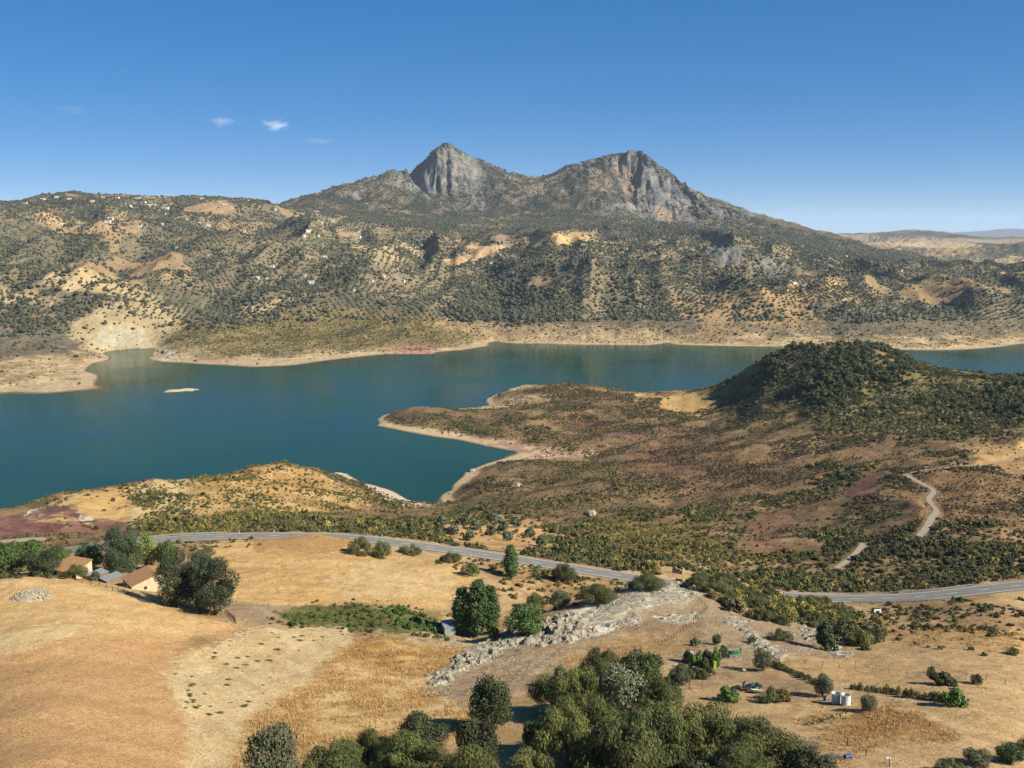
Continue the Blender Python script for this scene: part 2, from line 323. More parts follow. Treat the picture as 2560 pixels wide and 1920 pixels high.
class NT:
    """small node-tree writer"""
    def __init__(s, name):
        s.m = bpy.data.materials.new(name); s.m.use_nodes = True; s.t = s.m.node_tree
        s.b = s.t.nodes['Principled BSDF']; s.b.inputs['Roughness'].default_value = 0.9
        s.b.inputs['Specular IOR Level'].default_value = 0.15
    def n(s, typ, **kw):
        d = s.t.nodes.new(typ)
        for k, v in kw.items():
            if k.startswith('i_'): d.inputs[int(k[2:]) if k[2:].isdigit() else k[2:].replace('_', ' ')].default_value = v
            else: setattr(d, k, v)
        return d
    def l(s, a, b): s.t.links.new(a, b)
    def noise(s, scale, detail=4, rough=0.55, vec=None):
        d = s.n('ShaderNodeTexNoise'); d.inputs['Scale'].default_value = scale; d.inputs['Detail'].default_value = detail; d.inputs['Roughness'].default_value = rough
        s.l(vec or s.obj(), d.inputs['Vector']); return d.outputs['Fac']
    def obj(s):
        if not hasattr(s, '_tc'): s._tc = s.n('ShaderNodeTexCoord')
        return s._tc.outputs['Object']
    def ramp(s, fac, lo, hi, a, b):
        d = s.n('ShaderNodeMapRange'); s.l(fac, d.inputs[0])
        for k, v in zip(range(1, 5), (lo, hi, a, b)): d.inputs[k].default_value = v
        return d.outputs[0]
    def mul(s, a, b):
        d = s.n('ShaderNodeMath', operation='MULTIPLY')
        for k, v in enumerate((a, b)):
            if isinstance(v, (int, float)): d.inputs[k].default_value = v
            else: s.l(v, d.inputs[k])
        return d.outputs[0]
    def mixc(s, fac, a, b, blend='MIX'):
        d = s.n('ShaderNodeMix', data_type='RGBA', blend_type=blend)
        for k, v in ((0, fac), (6, a), (7, b)):
            if isinstance(v, (int, float)): d.inputs[k].default_value = v
            elif isinstance(v, (tuple, list, np.ndarray)): d.inputs[k].default_value = (*[float(q) for q in v[:3]], 1)
            else: s.l(v, d.inputs[k])
        return d.outputs[2]
    def bump(s, h, strength=0.5, dist=0.1):
        d = s.n('ShaderNodeBump'); d.inputs['Strength'].default_value = strength; d.inputs['Distance'].default_value = dist
        s.l(h, d.inputs['Height']); s.l(d.outputs[0], s.b.inputs['Normal'])
    def base(s, c):
        if isinstance(c, (tuple, list, np.ndarray)): s.b.inputs['Base Color'].default_value = (*[float(q) for q in c[:3]], 1)
        else: s.l(c, s.b.inputs['Base Color'])
def simple(name, rgb, var=0.25, scale=3.0, rough=0.85, bump=0.0, metal=0.0, spec=0.2):
    """plain surface with mottling and a little wear"""
    t = NT(name); c = np.array(alb(*rgb))
    f = t.noise(scale, 5); g = t.noise(scale*6, 3)
    f2 = t.mul(t.ramp(f, .3, .7, 1-var, 1+var), t.ramp(g, .3, .7, 1-var*.5, 1+var*.5))
    t.base(t.mixc(1.0, tuple(c), f2, 'MULTIPLY'))
    t.b.inputs['Roughness'].default_value = rough; t.b.inputs['Metallic'].default_value = metal; t.b.inputs['Specular IOR Level'].default_value = spec
    if bump: t.bump(g, bump, 0.05)
    return t.m

# ------------------------------------------------------------------ what the land is made of
horizon = np.maximum.accumulate((H-CAMZ)/RG, axis=0)
PX, PY = project(X, Y, H)
seen = (H-CAMZ)/RG >= horizon - 0.004
n_big = fbm(X/260, Y/260, 4, 61); n_mid = fbm(X/40, Y/40, 4, 62); n_sm = fbm(X/7, Y/7, 4, 63); n_ti = fbm(X/1.6, Y/1.6, 3, 64)
near_w = 1-sstep(430, 520, RG); far_w = sstep(1700, 2000, RG)
def mixv(a, b, t): return a + (b-a)*t[..., None]
def ct(n, k=2.2): return np.clip((n-.5)*k+.5, 0, 1)
C = mixv(alb(150,118,82), alb(196,162,116), ct(n_sm*.5+n_mid*.5, 3))
cm = mixv(alb(100,84,62), alb(156,124,88), ct(n_sm*.45+n_mid*.55, 3.2))
C = mixv(cm, C, near_w)
# far hillside: a patchwork of plots
def cells(x, y, size, seed):
    wx = x + (fbm(x/90, y/90, 3, seed+5)-.5)*120; wy = y + (fbm(x/90+7, y/90, 3, seed+6)-.5)*120
    gx = np.floor(wx/size).astype(np.int64); gy = np.floor(wy/size).astype(np.int64)
    best = np.full(np.shape(x), 1e18); cid = np.zeros(np.shape(x), np.int64)
    for i in (-1, 0, 1):
        for j in (-1, 0, 1):
            cx = gx+i; cy = gy+j
            px_ = (cx + _hash(cx, cy, seed))*size; py_ = (cy + _hash(cx, cy, seed+1))*size
            d = (wx-px_)**2 + (wy-py_)**2; m_ = d < best
            best[m_] = d[m_]; cid[m_] = (cx*73856093 ^ cy*19349663)[m_]
    return cid
def chash(c, k): return _hash(c, c*0 + k, 991)
def plots(x, y): return cells(x, y, 210.0, 77)
fr = slice(int(np.searchsorted(RR, 1600)), int(np.searchsorted(RR, 6500)))
cid = np.zeros(H.shape, np.int64); cid[fr] = plots(X[fr], Y[fr])
soil = chash(cid, 3)
cf = mixv(alb(116,104,84), alb(158,136,106), ct(n_mid*.4+n_sm*.2+soil*.4, 2.0))
rich = chash(cid, 5)
cf = mixv(cf, alb(178,144,102)*np.ones(3), sstep(.86, .9, rich)*.7)
C = mixv(C, cf, far_w)
# low scrub too fine to tell apart on the far slopes
scr = sstep(.50, .60, fbm(X/15, Y/15, 4, 67))*(.35+.65*sstep(.4, .6, fbm(X/140, Y/140, 3, 68)))*(1-sstep(.86, .9, rich)*.7)
C = mixv(C, alb(92,92,66)*np.ones(3), scr*.72*far_w*sstep(16, 40, H))
# mountain scrub and stone
mt = sstep(4500, 4900, RG)*(1-sstep(6500, 8000, RG))
cmnt = mixv(alb(82,80,64), alb(154,130,104), ct(fbm(X/60, Y/60, 5, 71), 4.2))
cmnt = mixv(cmnt, alb(150,143,132)*np.ones(3), sstep(.60, .67, fbm(X/20, Y/20, 4, 74))*.75*sstep(300, 420, H))
C = mixv(C, cmnt, mt)
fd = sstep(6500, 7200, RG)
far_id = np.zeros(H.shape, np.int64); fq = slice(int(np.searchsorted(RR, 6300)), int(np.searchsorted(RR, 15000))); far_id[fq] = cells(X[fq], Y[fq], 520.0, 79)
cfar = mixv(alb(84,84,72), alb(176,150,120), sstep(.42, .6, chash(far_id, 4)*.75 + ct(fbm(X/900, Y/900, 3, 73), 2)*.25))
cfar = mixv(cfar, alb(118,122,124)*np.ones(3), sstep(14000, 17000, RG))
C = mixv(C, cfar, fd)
# bare ground left by the sunken water level
lake_zone = sstep(700, 800, RG)*(1-sstep(2900, 3100, RG))
pen_ = sstep(-.335, -.31, AA)*(1-sstep(-.06, -.03, AA))
shore_h = np.where(RG > 1300, 17.0-11.0*pen_, 3.5) + (n_mid-.5)*np.where(RG > 1300, 14-9*pen_, 3)
sh = (1-sstep(.6, 1.0, H/np.maximum(shore_h, .5)))*lake_zone
bench = 0.5+0.5*np.sin(H*2.6 + n_mid*5)
cs = mixv(alb(168,138,100), alb(218,188,144), ct(n_sm*.4+n_mid*.6, 4))
cs = mixv(cs, alb(132,116,78)*np.ones(3), sstep(.5, .62, fbm(X/34, Y/20, 4, 69))*.7*sstep(3, 8, H))
cs = mixv(cs, alb(160,132,92)*np.ones(3), bench*.35*sstep(2.5, 5, H))
C = mixv(C, cs, sh)
strand = (1-sstep(1.2, 2.6, H))*lake_zone
C = mixv(C, alb(206,176,138)*np.ones(3), strand*.8)
wet = (1-sstep(.15, .5, H))*lake_zone
C = mixv(C, alb(120,98,72)*np.ones(3), wet)

WX = PX + (n_sm-.5)*70 + (n_ti-.5)*22; WY = PY + (fbm(X/9+31, Y/9, 3, 65)-.5)*42 + (n_ti-.5)*10
WX2 = PX + (n_mid-.5)*80 + (n_ti-.5)*60; WY2 = PY + (fbm(X/30+11, Y/30, 3, 66)-.5)*42 + (n_ti-.5)*24
def box_of(poly, rmin, rmax):
    p = np.array(poly, float); x0, x1 = p[:,0].min()-60, p[:,0].max()+60; y0, y1 = p[:,1].min(), p[:,1].max()
    if y0 > 1310: rmax = min(rmax, 640)
    elif y0 > 1120: rmax = min(rmax, 1350)
    elif y0 > 840: rmax = min(rmax, 2300)
    if y1 < 840: rmin = max(rmin, 1700)
    elif y1 < 1160: rmin = max(rmin, 700)
    elif y1 < 1330: rmin = max(rmin, 420)
    a0 = min(float(ray(x0, yy)[0]) for yy in (y0, y1)); a1 = max(float(ray(x1, yy)[0]) for yy in (y0, y1))
    return (slice(int(np.searchsorted(RR, rmin)), int(np.searchsorted(RR, rmax))+1), slice(max(0, int(np.searchsorted(AZ, a0))-1), int(np.searchsorted(AZ, a1))+1))
def zmask_s(poly, rmin=0, rmax=1e9, soft=.5):
    sl = box_of(poly, rmin, rmax)
    if np.prod(WX[sl].shape) == 0: return sl, np.zeros(WX[sl].shape)
    ok = seen[sl] & (RG[sl] > rmin) & (RG[sl] < rmax)
    a = in_poly(WX[sl], WY[sl], poly); b = in_poly(WX2[sl], WY2[sl], poly)
    return sl, np.where(ok, a*(1-soft)+b*soft, 0.0)
def zmask(poly, rmin=0, rmax=1e9, soft=.5):
    o = np.zeros(H.shape); sl, m_ = zmask_s(poly, rmin, rmax, soft); o[sl] = m_
    return o
def zone(poly, ca, cb, n=None, rmin=0, rmax=1e9, soft=.5, amount=1.0, k=2.5):
    sl, m_ = zmask_s(poly, rmin, rmax, soft); m_ = m_*amount
    nn = ct(n_sm[sl]*.6 + n_ti[sl]*.4 if n is None else n[sl], k)
    C[sl] = mixv(C[sl], mixv(alb(*ca)*np.ones(3), alb(*cb)*np.ones(3), nn), m_)
along = fbm(X/60, Y/6, 4, 81); streak = fbm((X*.8+Y*.6)/3, (X*.6-Y*.8)/45, 3, 82)
FIELD_L = [(-400,1440),(200,1450),(330,1488),(480,1538),(600,1560),(560,1595),(450,1660),(410,1700),(470,1800),(480,2100),(-400,2100)]
PALE = [(450,1660),(560,1592),(620,1570),(860,1570),(880,1600),(800,1660),(780,1700),(690,1760),(630,1800),(590,1880),(560,2100),(480,2100),(470,1800),(410,1700)]
TALL = [(880,1600),(1000,1588),(1180,1610),(1090,1680),(1075,1722),(1170,1760),(1180,1850),(900,1860),(700,1870),(590,1900),(630,1800),(690,1760),(780,1700),(800,1660)]
GOLD = [(470,1385),(560,1352),(770,1325),(880,1350),(960,1385),(1150,1405),(1210,1440),(1130,1480),(1110,1525),(900,1515),(700,1512),(590,1500),(560,1440)]
VEG = [(695,1532),(760,1512),(850,1506),(1000,1518),(1100,1540),(1110,1582),(1000,1580),(850,1572),(720,1562)]
ROCKTOP = [(1360,1560),(1440,1530),(1540,1500),(1590,1472),(1680,1470),(1740,1480),(1725,1492),(1650,1500),(1590,1515),(1520,1535),(1440,1560),(1400,1580)]
zone(FIELD_L, (184,140,94), (204,160,110), along*.5+n_ti*.5)
zone([(-200,1440),(200,1452),(330,1490),(480,1540),(560,1562),(470,1600),(250,1590),(-200,1640)], (200,160,106), (220,184,130), along*.5+n_ti*.5, soft=.5, amount=.8)
zone([(-100,1600),(60,1575),(180,1560),(220,1580),(120,1620),(-100,1660)], (222,190,136), (228,198,146), soft=.8, amount=.6)
zone([(-200,1680),(150,1650),(380,1660),(400,1720),(460,1800),(470,2000),(-200,2000)], (178,136,92), (198,156,108), along*.6+n_ti*.4, soft=.7, amount=.6)
zone([(440,1605),(500,1595),(540,1605),(520,1620),(460,1622)], (128,104,66), (150,122,80), amount=.7)
zone(PALE, (196,164,116), (214,186,140), streak*.5+n_ti*.5)
zone(TALL, (176,128,70), (216,180,124), n_sm*.6+n_mid*.4, k=4)
zone(GOLD, (190,148,94), (218,178,120), along*.6+n_ti*.4, k=3)
zone([(620,1340),(770,1325),(880,1350),(870,1375),(760,1385),(640,1372)], (164,124,78), (184,142,92), amount=.8)
zone([(820,1440),(950,1400),(1100,1420),(1150,1450),(1100,1490),(950,1500),(830,1480)], (196,164,114), (216,186,138), amount=.6)
zone([(560,1500),(700,1512),(860,1512),(860,1525),(700,1535),(700,1562),(620,1565),(550,1545)], (150,124,96), (176,150,118))
zone(VEG, (84,86,46), (118,112,62))
zone([(940,1572),(1100,1580),(1240,1600),(1150,1615),(1000,1600)], (190,168,132), (206,184,150), amount=.7)
# the rocky rise and the bare slope right of it
SLOPE = [(1075,1700),(1180,1625),(1300,1570),(1420,1530),(1560,1480),(1745,1462),(1850,1490),(2000,1560),(2150,1645),(2000,1640),(1880,1650),(1700,1660),(1560,1680),(1350,1720),(1150,1760),(1060,1740)]
zone(SLOPE, (146,120,92), (188,160,126), n_ti*.6+n_sm*.4, k=3)
zone([(1400,1560),(1500,1520),(1590,1466),(1690,1458),(1760,1466),(1830,1492),(1760,1520),(1650,1520),(1560,1545),(1450,1585)], (176,154,122), (208,190,160), n_ti, soft=.6, amount=.7)
zone([(1740,1466),(1850,1490),(2000,1560),(2110,1630),(2000,1630),(1880,1600),(1760,1600),(1700,1560)], (152,126,98), (178,150,118), n_ti*.5+n_sm*.5)
zone([(1640,1530),(1760,1525),(1740,1600),(1640,1640),(1560,1640),(1600,1570)], (140,110,82), (160,128,94), amount=.7)
zone([(1500,1600),(1720,1580),(1700,1640),(1450,1680),(1380,1660)], (170,132,86), (196,158,108), n_ti*.6+n_sm*.4, amount=.8)
zone(ROCKTOP, (200,186,160), (236,224,200), n_ti, k=3, soft=.2)
for q in ([(1660,1552),(1700,1535),(1735,1532),(1738,1545),(1700,1555)], [(1545,1552),(1570,1538),(1605,1550),(1580,1562)], [(1500,1555),(1540,1550),(1570,1560),(1530,1572),(1490,1572)], [(1648,1545),(1668,1535),(1665,1550)]):
    zone(q, (228,214,188), (240,230,208), soft=.15)
zone([(1075,1700),(1180,1628),(1290,1575),(1360,1555),(1420,1562),(1500,1585),(1440,1602),(1370,1610),(1280,1615),(1180,1662),(1090,1712)], (132,124,112), (206,196,178), n_ti, k=4, soft=.2)
# right-hand fields
zone([(2080,1660),(2300,1600),(2700,1560),(2700,2100),(2000,2100),(2050,1900),(1990,1840),(2000,1740)], (180,144,100), (206,170,122), streak*.5+n_ti*.5, soft=.6)
zone([(2150,1600),(2250,1590),(2450,1610),(2560,1640),(2700,1660),(2700,1590),(2400,1560),(2250,1570)], (196,154,98), (214,174,116), n_ti, amount=.7)
zone([(2110,1790),(2230,1770),(2330,1810),(2380,1850),(2250,1850),(2110,1850)], (150,104,58), (182,134,80), n_sm, amount=.8)
zone([(1700,1670),(1800,1640),(1930,1680),(2040,1720),(2000,1760),(1850,1700),(1720,1730)], (158,126,92), (180,148,112))
zone([(1920,1640),(2200,1660),(2300,1690),(2250,1710),(2050,1690),(1930,1665)], (192,152,100), (206,168,116), amount=.6)
# between road and lake
zone([(-300,1300),(60,1290),(140,1262),(180,1272),(210,1290),(290,1300),(330,1310),(240,1332),(130,1342),(-300,1352)], (112,76,68), (146,102,88), n_sm, soft=.3)
zone([(70,1300),(150,1292),(200,1300),(180,1310),(90,1310)], (188,150,98), (204,168,116))
for q in ([(60,1290),(95,1270),(100,1276),(70,1294)], [(195,1284),(210,1283),(225,1300),(260,1300),(240,1306),(205,1302)], [(120,1262),(160,1256),(170,1264)]):
    zone(q, (206,190,168), (222,206,184), soft=.2)
zone([(110,1252),(251,1222),(340,1216),(310,1260),(320,1300),(230,1300),(190,1275),(150,1258)], (190,150,92), (212,170,110), n_sm*.5+along*.5)
zone([(300,1230),(640,1170),(718,1160),(860,1215),(960,1260),(700,1300),(330,1310)], (172,134,82), (206,168,116), n_sm*.5+n_mid*.5, k=4)
zone([(340,1215),(470,1200),(460,1290),(320,1310)], (196,170,122), (214,188,140), amount=.6)
zone([(781,1155),(860,1162),(890,1200),(860,1205),(820,1185)], (200,176,144), (214,190,160), soft=.1)
zone([(895,1205),(960,1215),(1030,1252),(1100,1262),(1010,1262),(940,1240)], (200,176,144), (214,190,160), soft=.1)
zone([(1180,1098),(1300,1112),(1450,1132),(1500,1142),(1400,1146),(1290,1130)], (160,124,104), (184,146,122), soft=.1)
zone([(1100,1300),(1300,1290),(1460,1340),(1380,1380),(1200,1360),(1090,1340)], (184,142,92), (204,162,110))
zone([(1560,1120),(1650,1100),(1760,1110),(1790,1170),(1700,1190),(1580,1180)], (116,84,66), (140,104,80), n_sm, amount=.9)
zone([(1410,1040),(1500,1050),(1560,1075),(1660,1070),(1700,1060),(1720,1080),(1590,1095),(1450,1085)], (118,80,72), (150,110,88), n_sm, amount=.9)
zone([(1780,968),(1886,903),(1972,866),(2110,855),(2298,900),(2436,934),(2720,940),(2720,1060),(2400,1090),(2200,1085),(2050,1060),(1960,1010),(1860,985)], (98,94,58), (140,122,80), n_sm, amount=.8)
zone([(1600,987),(1720,982),(1780,1000),(1790,1030),(1750,1046),(1640,1020),(1590,1000)], (186,146,88), (212,172,112), n_sm*.5+along*.5)
zone([(1760,975),(1850,960),(1920,1020),(1950,1060),(1890,1070),(1790,1040)], (124,102,68), (158,126,84), amount=.8)
zone([(1850,1340),(1880,1300),(1960,1255),(2000,1280),(1960,1310),(1960,1380),(1880,1390)], (122,88,68), (152,114,90), n_sm, soft=.4, amount=.9)
zone([(2105,1190),(2200,1182),(2190,1230),(2150,1285),(2125,1290)], (98,68,58), (130,94,78), n_ti, soft=.2)
zone([(1480,1180),(1850,1100),(2100,1150),(2100,1250),(1900,1300),(1700,1250),(1560,1220)], (120,94,66), (150,118,82), n_sm, amount=.6)
zone([(2230,1200),(2560,1150),(2700,1300),(2400,1330),(2280,1300)], (130,98,66), (160,124,84), n_sm, amount=.6)
zone([(1500,1290),(1750,1320),(1800,1380),(1650,1400),(1480,1340)], (124,112,52), (160,138,70), n_sm, amount=.5)
zone([(2430,1120),(2700,1090),(2700,1190),(2450,1170)], (178,140,92), (200,160,108), n_sm, amount=.8)
# far side
for q in ([(1135,602),(1165,600),(1200,612),(1280,612),(1240,630),(1200,650),(1130,667),(1100,650),(1180,635),(1175,625),(1150,615)],):
    zone(q, (196,158,116), (214,176,132), n_mid, rmin=2500, soft=.1)
for q in ([(1300,590),(1360,588),(1355,612),(1320,612)], [(1375,585),(1495,580),(1450,600),(1410,612),(1385,605)]):
    zone(q, (214,172,112), (228,188,130), n_mid, rmin=2500, soft=.1)
zone([(1200,595),(1270,585),(1320,607),(1230,606)], (150,122,100), (170,140,114), rmin=2500, soft=.1)
for q in ([(1610,642),(1670,638),(1655,652),(1620,655)], [(1300,712),(1340,695),(1380,705),(1370,715)], [(818,548),(860,542),(850,552),(825,553)], [(835,585),(905,578),(900,592),(850,592)], [(750,645),(780,640),(775,652)], [(450,520),(560,500),(600,515),(560,535),(470,532)], [(540,570),(640,550),(660,580),(600,590)], [(380,690),(440,668),(500,672),(470,690),(400,705)],
          [(240,545),(320,540),(310,560),(250,562)], [(120,520),(160,540),(150,560),(90,550)], [(1460,545),(1520,550),(1500,560)]):
    zone(q, (178,142,106), (202,164,122), n_mid, rmin=2300, soft=.3, amount=.85)
zone([(1990,700),(2060,690),(2200,735),(2150,760),(2060,740),(2000,750),(1930,720)], (196,152,98), (216,172,118), n_sm, rmin=2000, soft=.3, amount=.9)
zone([(1800,735),(1960,715),(2030,760),(2060,800),(1980,820),(1800,800),(1650,790),(1700,740)], (168,134,90), (206,164,112), n_mid, rmin=2000, amount=.7)
zone([(130,690),(180,664),(260,690),(330,715),(400,740),(350,752),(250,735),(140,730)], (182,154,110), (206,178,134), n_mid, rmin=1900, soft=.5)
zone([(-50,730),(60,725),(120,745),(150,755),(60,760),(-50,755)], (182,154,110), (206,178,134), n_mid, rmin=1900, soft=.5)
zone([(200,790),(260,765),(380,745),(500,795),(430,845),(330,872),(270,880),(200,860),(170,830)], (168,146,108), (196,172,130), n_mid, rmin=1700, soft=.5)
zone([(235,860),(255,820),(300,812),(350,830),(385,868),(300,874)], (176,160,130), (196,182,152), n_mid, rmin=1700, soft=.4)
zone([(385,900),(392,885),(430,870),(440,895),(400,905)], (206,184,150), (228,208,176), rmin=1700, soft=.2)
zone([(470,860),(500,845),(530,870),(480,895),(460,880)], (206,184,150), (228,208,176), rmin=1700, soft=.2)
zone([(440,800),(600,775),(800,770),(1080,785),(1220,835),(1150,860),(800,875),(560,900),(430,880)], (122,110,64), (164,136,88), n_sm*.4+n_mid*.6, rmin=1700, amount=.8)
zone([(1020,860),(1060,845),(1100,885),(980,890)], (164,110,98), (184,128,112), rmin=1700, amount=.8)
zone([(1050,810),(1200,800),(1300,815),(1700,820),(1700,855),(1250,850),(1150,830)], (178,146,108), (206,176,132), n_mid, rmin=1900, amount=.7)
zone([(560,800),(620,770),(700,745),(760,720),(740,745),(640,790)], (190,160,120), (214,184,140), n_sm, rmin=2000, soft=.7, amount=.7)
for q in ([(2165,610),(2260,598),(2350,600),(2300,615),(2200,620)], [(2310,625),(2380,612),(2470,625),(2380,635),(2330,635)], [(2420,652),(2560,640),(2560,670),(2440,690)]):
    zone(q, (202,168,120), (216,184,138), n_big, rmin=4200, soft=.3)
zone([(2150,594),(2205,578),(2281,572),(2363,586),(2420,596),(2330,600),(2250,597),(2190,603)], (84,84,78), (120,114,100), n_big, rmin=6500, soft=.5)
zone([(2400,655),(2453,632),(2570,606),(2570,634),(2470,650)], (78,82,66), (104,102,82), n_big, rmin=4200, soft=.5)
zone([(1780,505),(1900,538),(2100,592),(2180,618),(2080,606),(1900,560),(1800,530)], (78,80,60), (110,104,82), n_mid, rmin=4600, soft=.5, amount=.8)
# olive soils show pale
for q in ([(1430,600),(1500,588),(1600,590),(1600,622),(1500,625),(1420,615)], [(1630,630),(1720,580),(1800,600),(1800,615),(1720,632)], [(890,610),(1080,590),(1090,640),(960,660),(860,640)], [(1910,610),(2000,620),(2020,645),(1960,650)]):
    zone(q, (170,146,110), (192,168,128), n_mid, rmin=2300, soft=.3, amount=.8)
# bare rock of the twin peaks and the crag
ROCK1 = [(1020,480),(1028,432),(1060,408),(1066,388),(1094,368),(1120,360),(1150,378),(1190,404),(1215,430),(1190,462),(1150,480),(1100,488),(1050,490)]
ROCK2 = [(1540,392),(1570,380),(1610,382),(1640,424),(1690,446),(1740,490),(1745,515),(1728,535),(1690,520),(1650,530),(1610,520),(1590,485),(1565,450)]
RIDGE2 = [(1400,420),(1500,397),(1545,390),(1555,410),(1500,412),(1420,432)]
CRAG = [(1770,640),(1800,618),(1840,616),(1862,640),(1850,660),(1790,662)]
CRAG2 = [(1890,665),(1915,630),(1940,660),(1950,690),(1900,690)]
RUB = [(1590,500),(1730,520),(1770,560),(1640,570),(1560,560),(1480,545),(1470,520)]
rockm = np.zeros(H.shape)
for q, w_, r0_ in ((ROCK1,1,5000),(ROCK2,1,5000),(RIDGE2,.75,5200),(CRAG,.9,2500),(CRAG2,.8,2500),(RUB,.72,4700),([(1110,500),(1180,465),(1240,430),(1270,470),(1230,510),(1200,545),(1150,540)],.62,4700),([(1735,495),(1780,505),(1840,522),(1900,545),(1830,552),(1770,540)],.75,4700),([(960,440),(985,426),(1030,432),(1020,480),(985,470)],.6,4900)):
    rockm = np.maximum(rockm, zmask(q, r0_, 6300, .5)*w_)
lat = (AA*RG).astype(np.float32)
crk = fbm(lat/22, H/26, 5, 91); crk2 = fbm(lat/90, H/80, 4, 92)
crock = mixv(alb(98,96,94), alb(164,157,148), ct(crk*.6+crk2*.4, 3.0))
crock = mixv(crock, alb(190,164,138)*np.ones(3), sstep(.68, .80, fbm(lat/90+3, H/70, 3, 93))*.7)
scrubby = sstep(.52, .62, fbm(X/26, Y/26+H/40, 4, 94))
crock = mixv(crock, alb(74,76,56)*np.ones(3), scrubby*.75*(1-np.clip(rockm-.7, 0, .3)*2.4))
C = mixv(C, crock, np.clip(rockm*1.1, 0, 1))
# scree under the right peak
zone([(1545,548),(1600,556),(1640,562),(1625,570),(1560,562)], (190,160,128), (206,178,146), rmin=4300, soft=.3)
zone([(1640,520),(1660,560),(1690,545),(1670,525)], (180,150,122), (196,166,138), rmin=4300, soft=.5, amount=.8)
zone([(1530,400),(1552,398),(1600,490),(1590,500)], (176,146,118), (190,160,130), rmin=4700, soft=.5, amount=.8)

# stone faces are broken up: buttresses and gullies pushed in and out
XD, YD, HD = X.copy(), Y.copy(), H.copy()
rk = np.clip(rockm*1.2, 0, 1)*sstep(5050, 5150, RG)
dr = rk*((ridged(lat/120+.4, H/420, 3, 95)-.55)*80 + (fbm(lat/38, H/120, 4, 96)-.5)*52 + (fbm(lat/12, H/34, 3, 196)-.5)*20)
crev = ridged(lat/95+.17*fbm(lat/40, H/60, 3, 197), H/700, 2, 198); dr += rk*sstep(.80, .97, crev)*55
XD += dr*np.sin(AA); YD += dr*np.cos(AA)
HD += rk*((fbm(lat/30, H/18, 3, 97)-.5)*14 + (ridged(lat/22, RG/22, 3, 199)-.6)*22)
rk2 = np.clip(rockm, 0, 1)*(1-sstep(3800, 4200, RG))
HD += rk2*(ridged(lat/24, RG/24, 4, 98)-.45)*34

# ground material
def ground_material(name, near):
    t = NT(name); at = t.n('ShaderNodeAttribute', attribute_name='Col')
    if near:
        f1 = t.noise(0.9, 6, .7); f2 = t.noise(2.4, 3, .75)
        v = t.mul(t.ramp(f1, .3, .7, .88, 1.12), t.ramp(f2, .36, .66, .62, 1.44))
        t.bump(f1, .6, .22)
    else:
        f1 = t.noise(0.07, 7, .7); f2 = t.noise(0.6, 3, .7)
        v = t.mul(t.ramp(f1, .3, .7, .78, 1.22), t.ramp(f2, .3, .7, .85, 1.15))
        t.bump(f1, .9, 7.0)
    t.base(t.mixc(1.0, at.outputs['Color'], v, 'MULTIPLY'))
    t.b.inputs['Roughness'].default_value = 1.0; t.b.inputs['Specular IOR Level'].default_value = 0.05
    return t.m
M_NEAR = ground_material('dry_earth', True); M_FAR = ground_material('far_earth', False); M_MTN = ground_material('mountain_rock', False)
for n_ in M_MTN.node_tree.nodes:
    if n_.type == 'BUMP': n_.inputs['Distance'].default_value = 15.0; n_.inputs['Strength'].default_value = 1.0
def grid_mesh(name, r0, r1, mat):
    a = int(np.searchsorted(RR, r0)); b = min(NR, int(np.searchsorted(RR, r1))+1)
    n = b-a
    co = np.stack([XD[a:b], YD[a:b], HD[a:b]], -1).reshape(-1,3)
    idx = np.arange(n*NA).reshape(n, NA)
    q = np.stack([idx[:-1,:-1], idx[:-1,1:], idx[1:,1:], idx[1:,:-1]], -1).reshape(-1,4)
    me = quads_mesh(name, co, q)
    at = me.color_attributes.new('Col', 'FLOAT_COLOR', 'POINT')
    c4 = np.ones((n*NA,4), np.float32); c4[:,:3] = C[a:b].reshape(-1,3); at.data.foreach_set('color', c4.ravel())
    me.materials.append(mat)
    return link(name, me, kind='structure')
grid_mesh('ground', 60, 1500, M_NEAR)
grid_mesh('far_hills', 1500, 4480, M_FAR)
grid_mesh('mountain', 4480, 6800, M_MTN)
grid_mesh('distant_hills', 6800, 40000, M_FAR)

# the lake
def water_material():
    t = NT('lake_water')
    w1 = t.noise(0.09, 4, .6); w2 = t.noise(0.006, 3, .5)
    t.base(t.mixc(t.ramp(w2, .35, .65, 0, 1), (.0034,.030,.016), (.0070,.043,.024)))
    t.b.inputs['Roughness'].default_value = 0.16; t.b.inputs['IOR'].default_value = 1.33; t.b.inputs['Specular IOR Level'].default_value = 0.115
    t.bump(w1, .35, .6); t.l(t.ramp(w2, .35, .65, .08, .24), t.b.inputs['Roughness'])
    return t.m
me = quads_mesh('lake', [(-3200,560,0),(3200,560,0),(3200,2700,0),(-3200,2700,0)], [(0,1,2,3)])
me.materials.append(water_material()); link('lake', me, kind='structure')

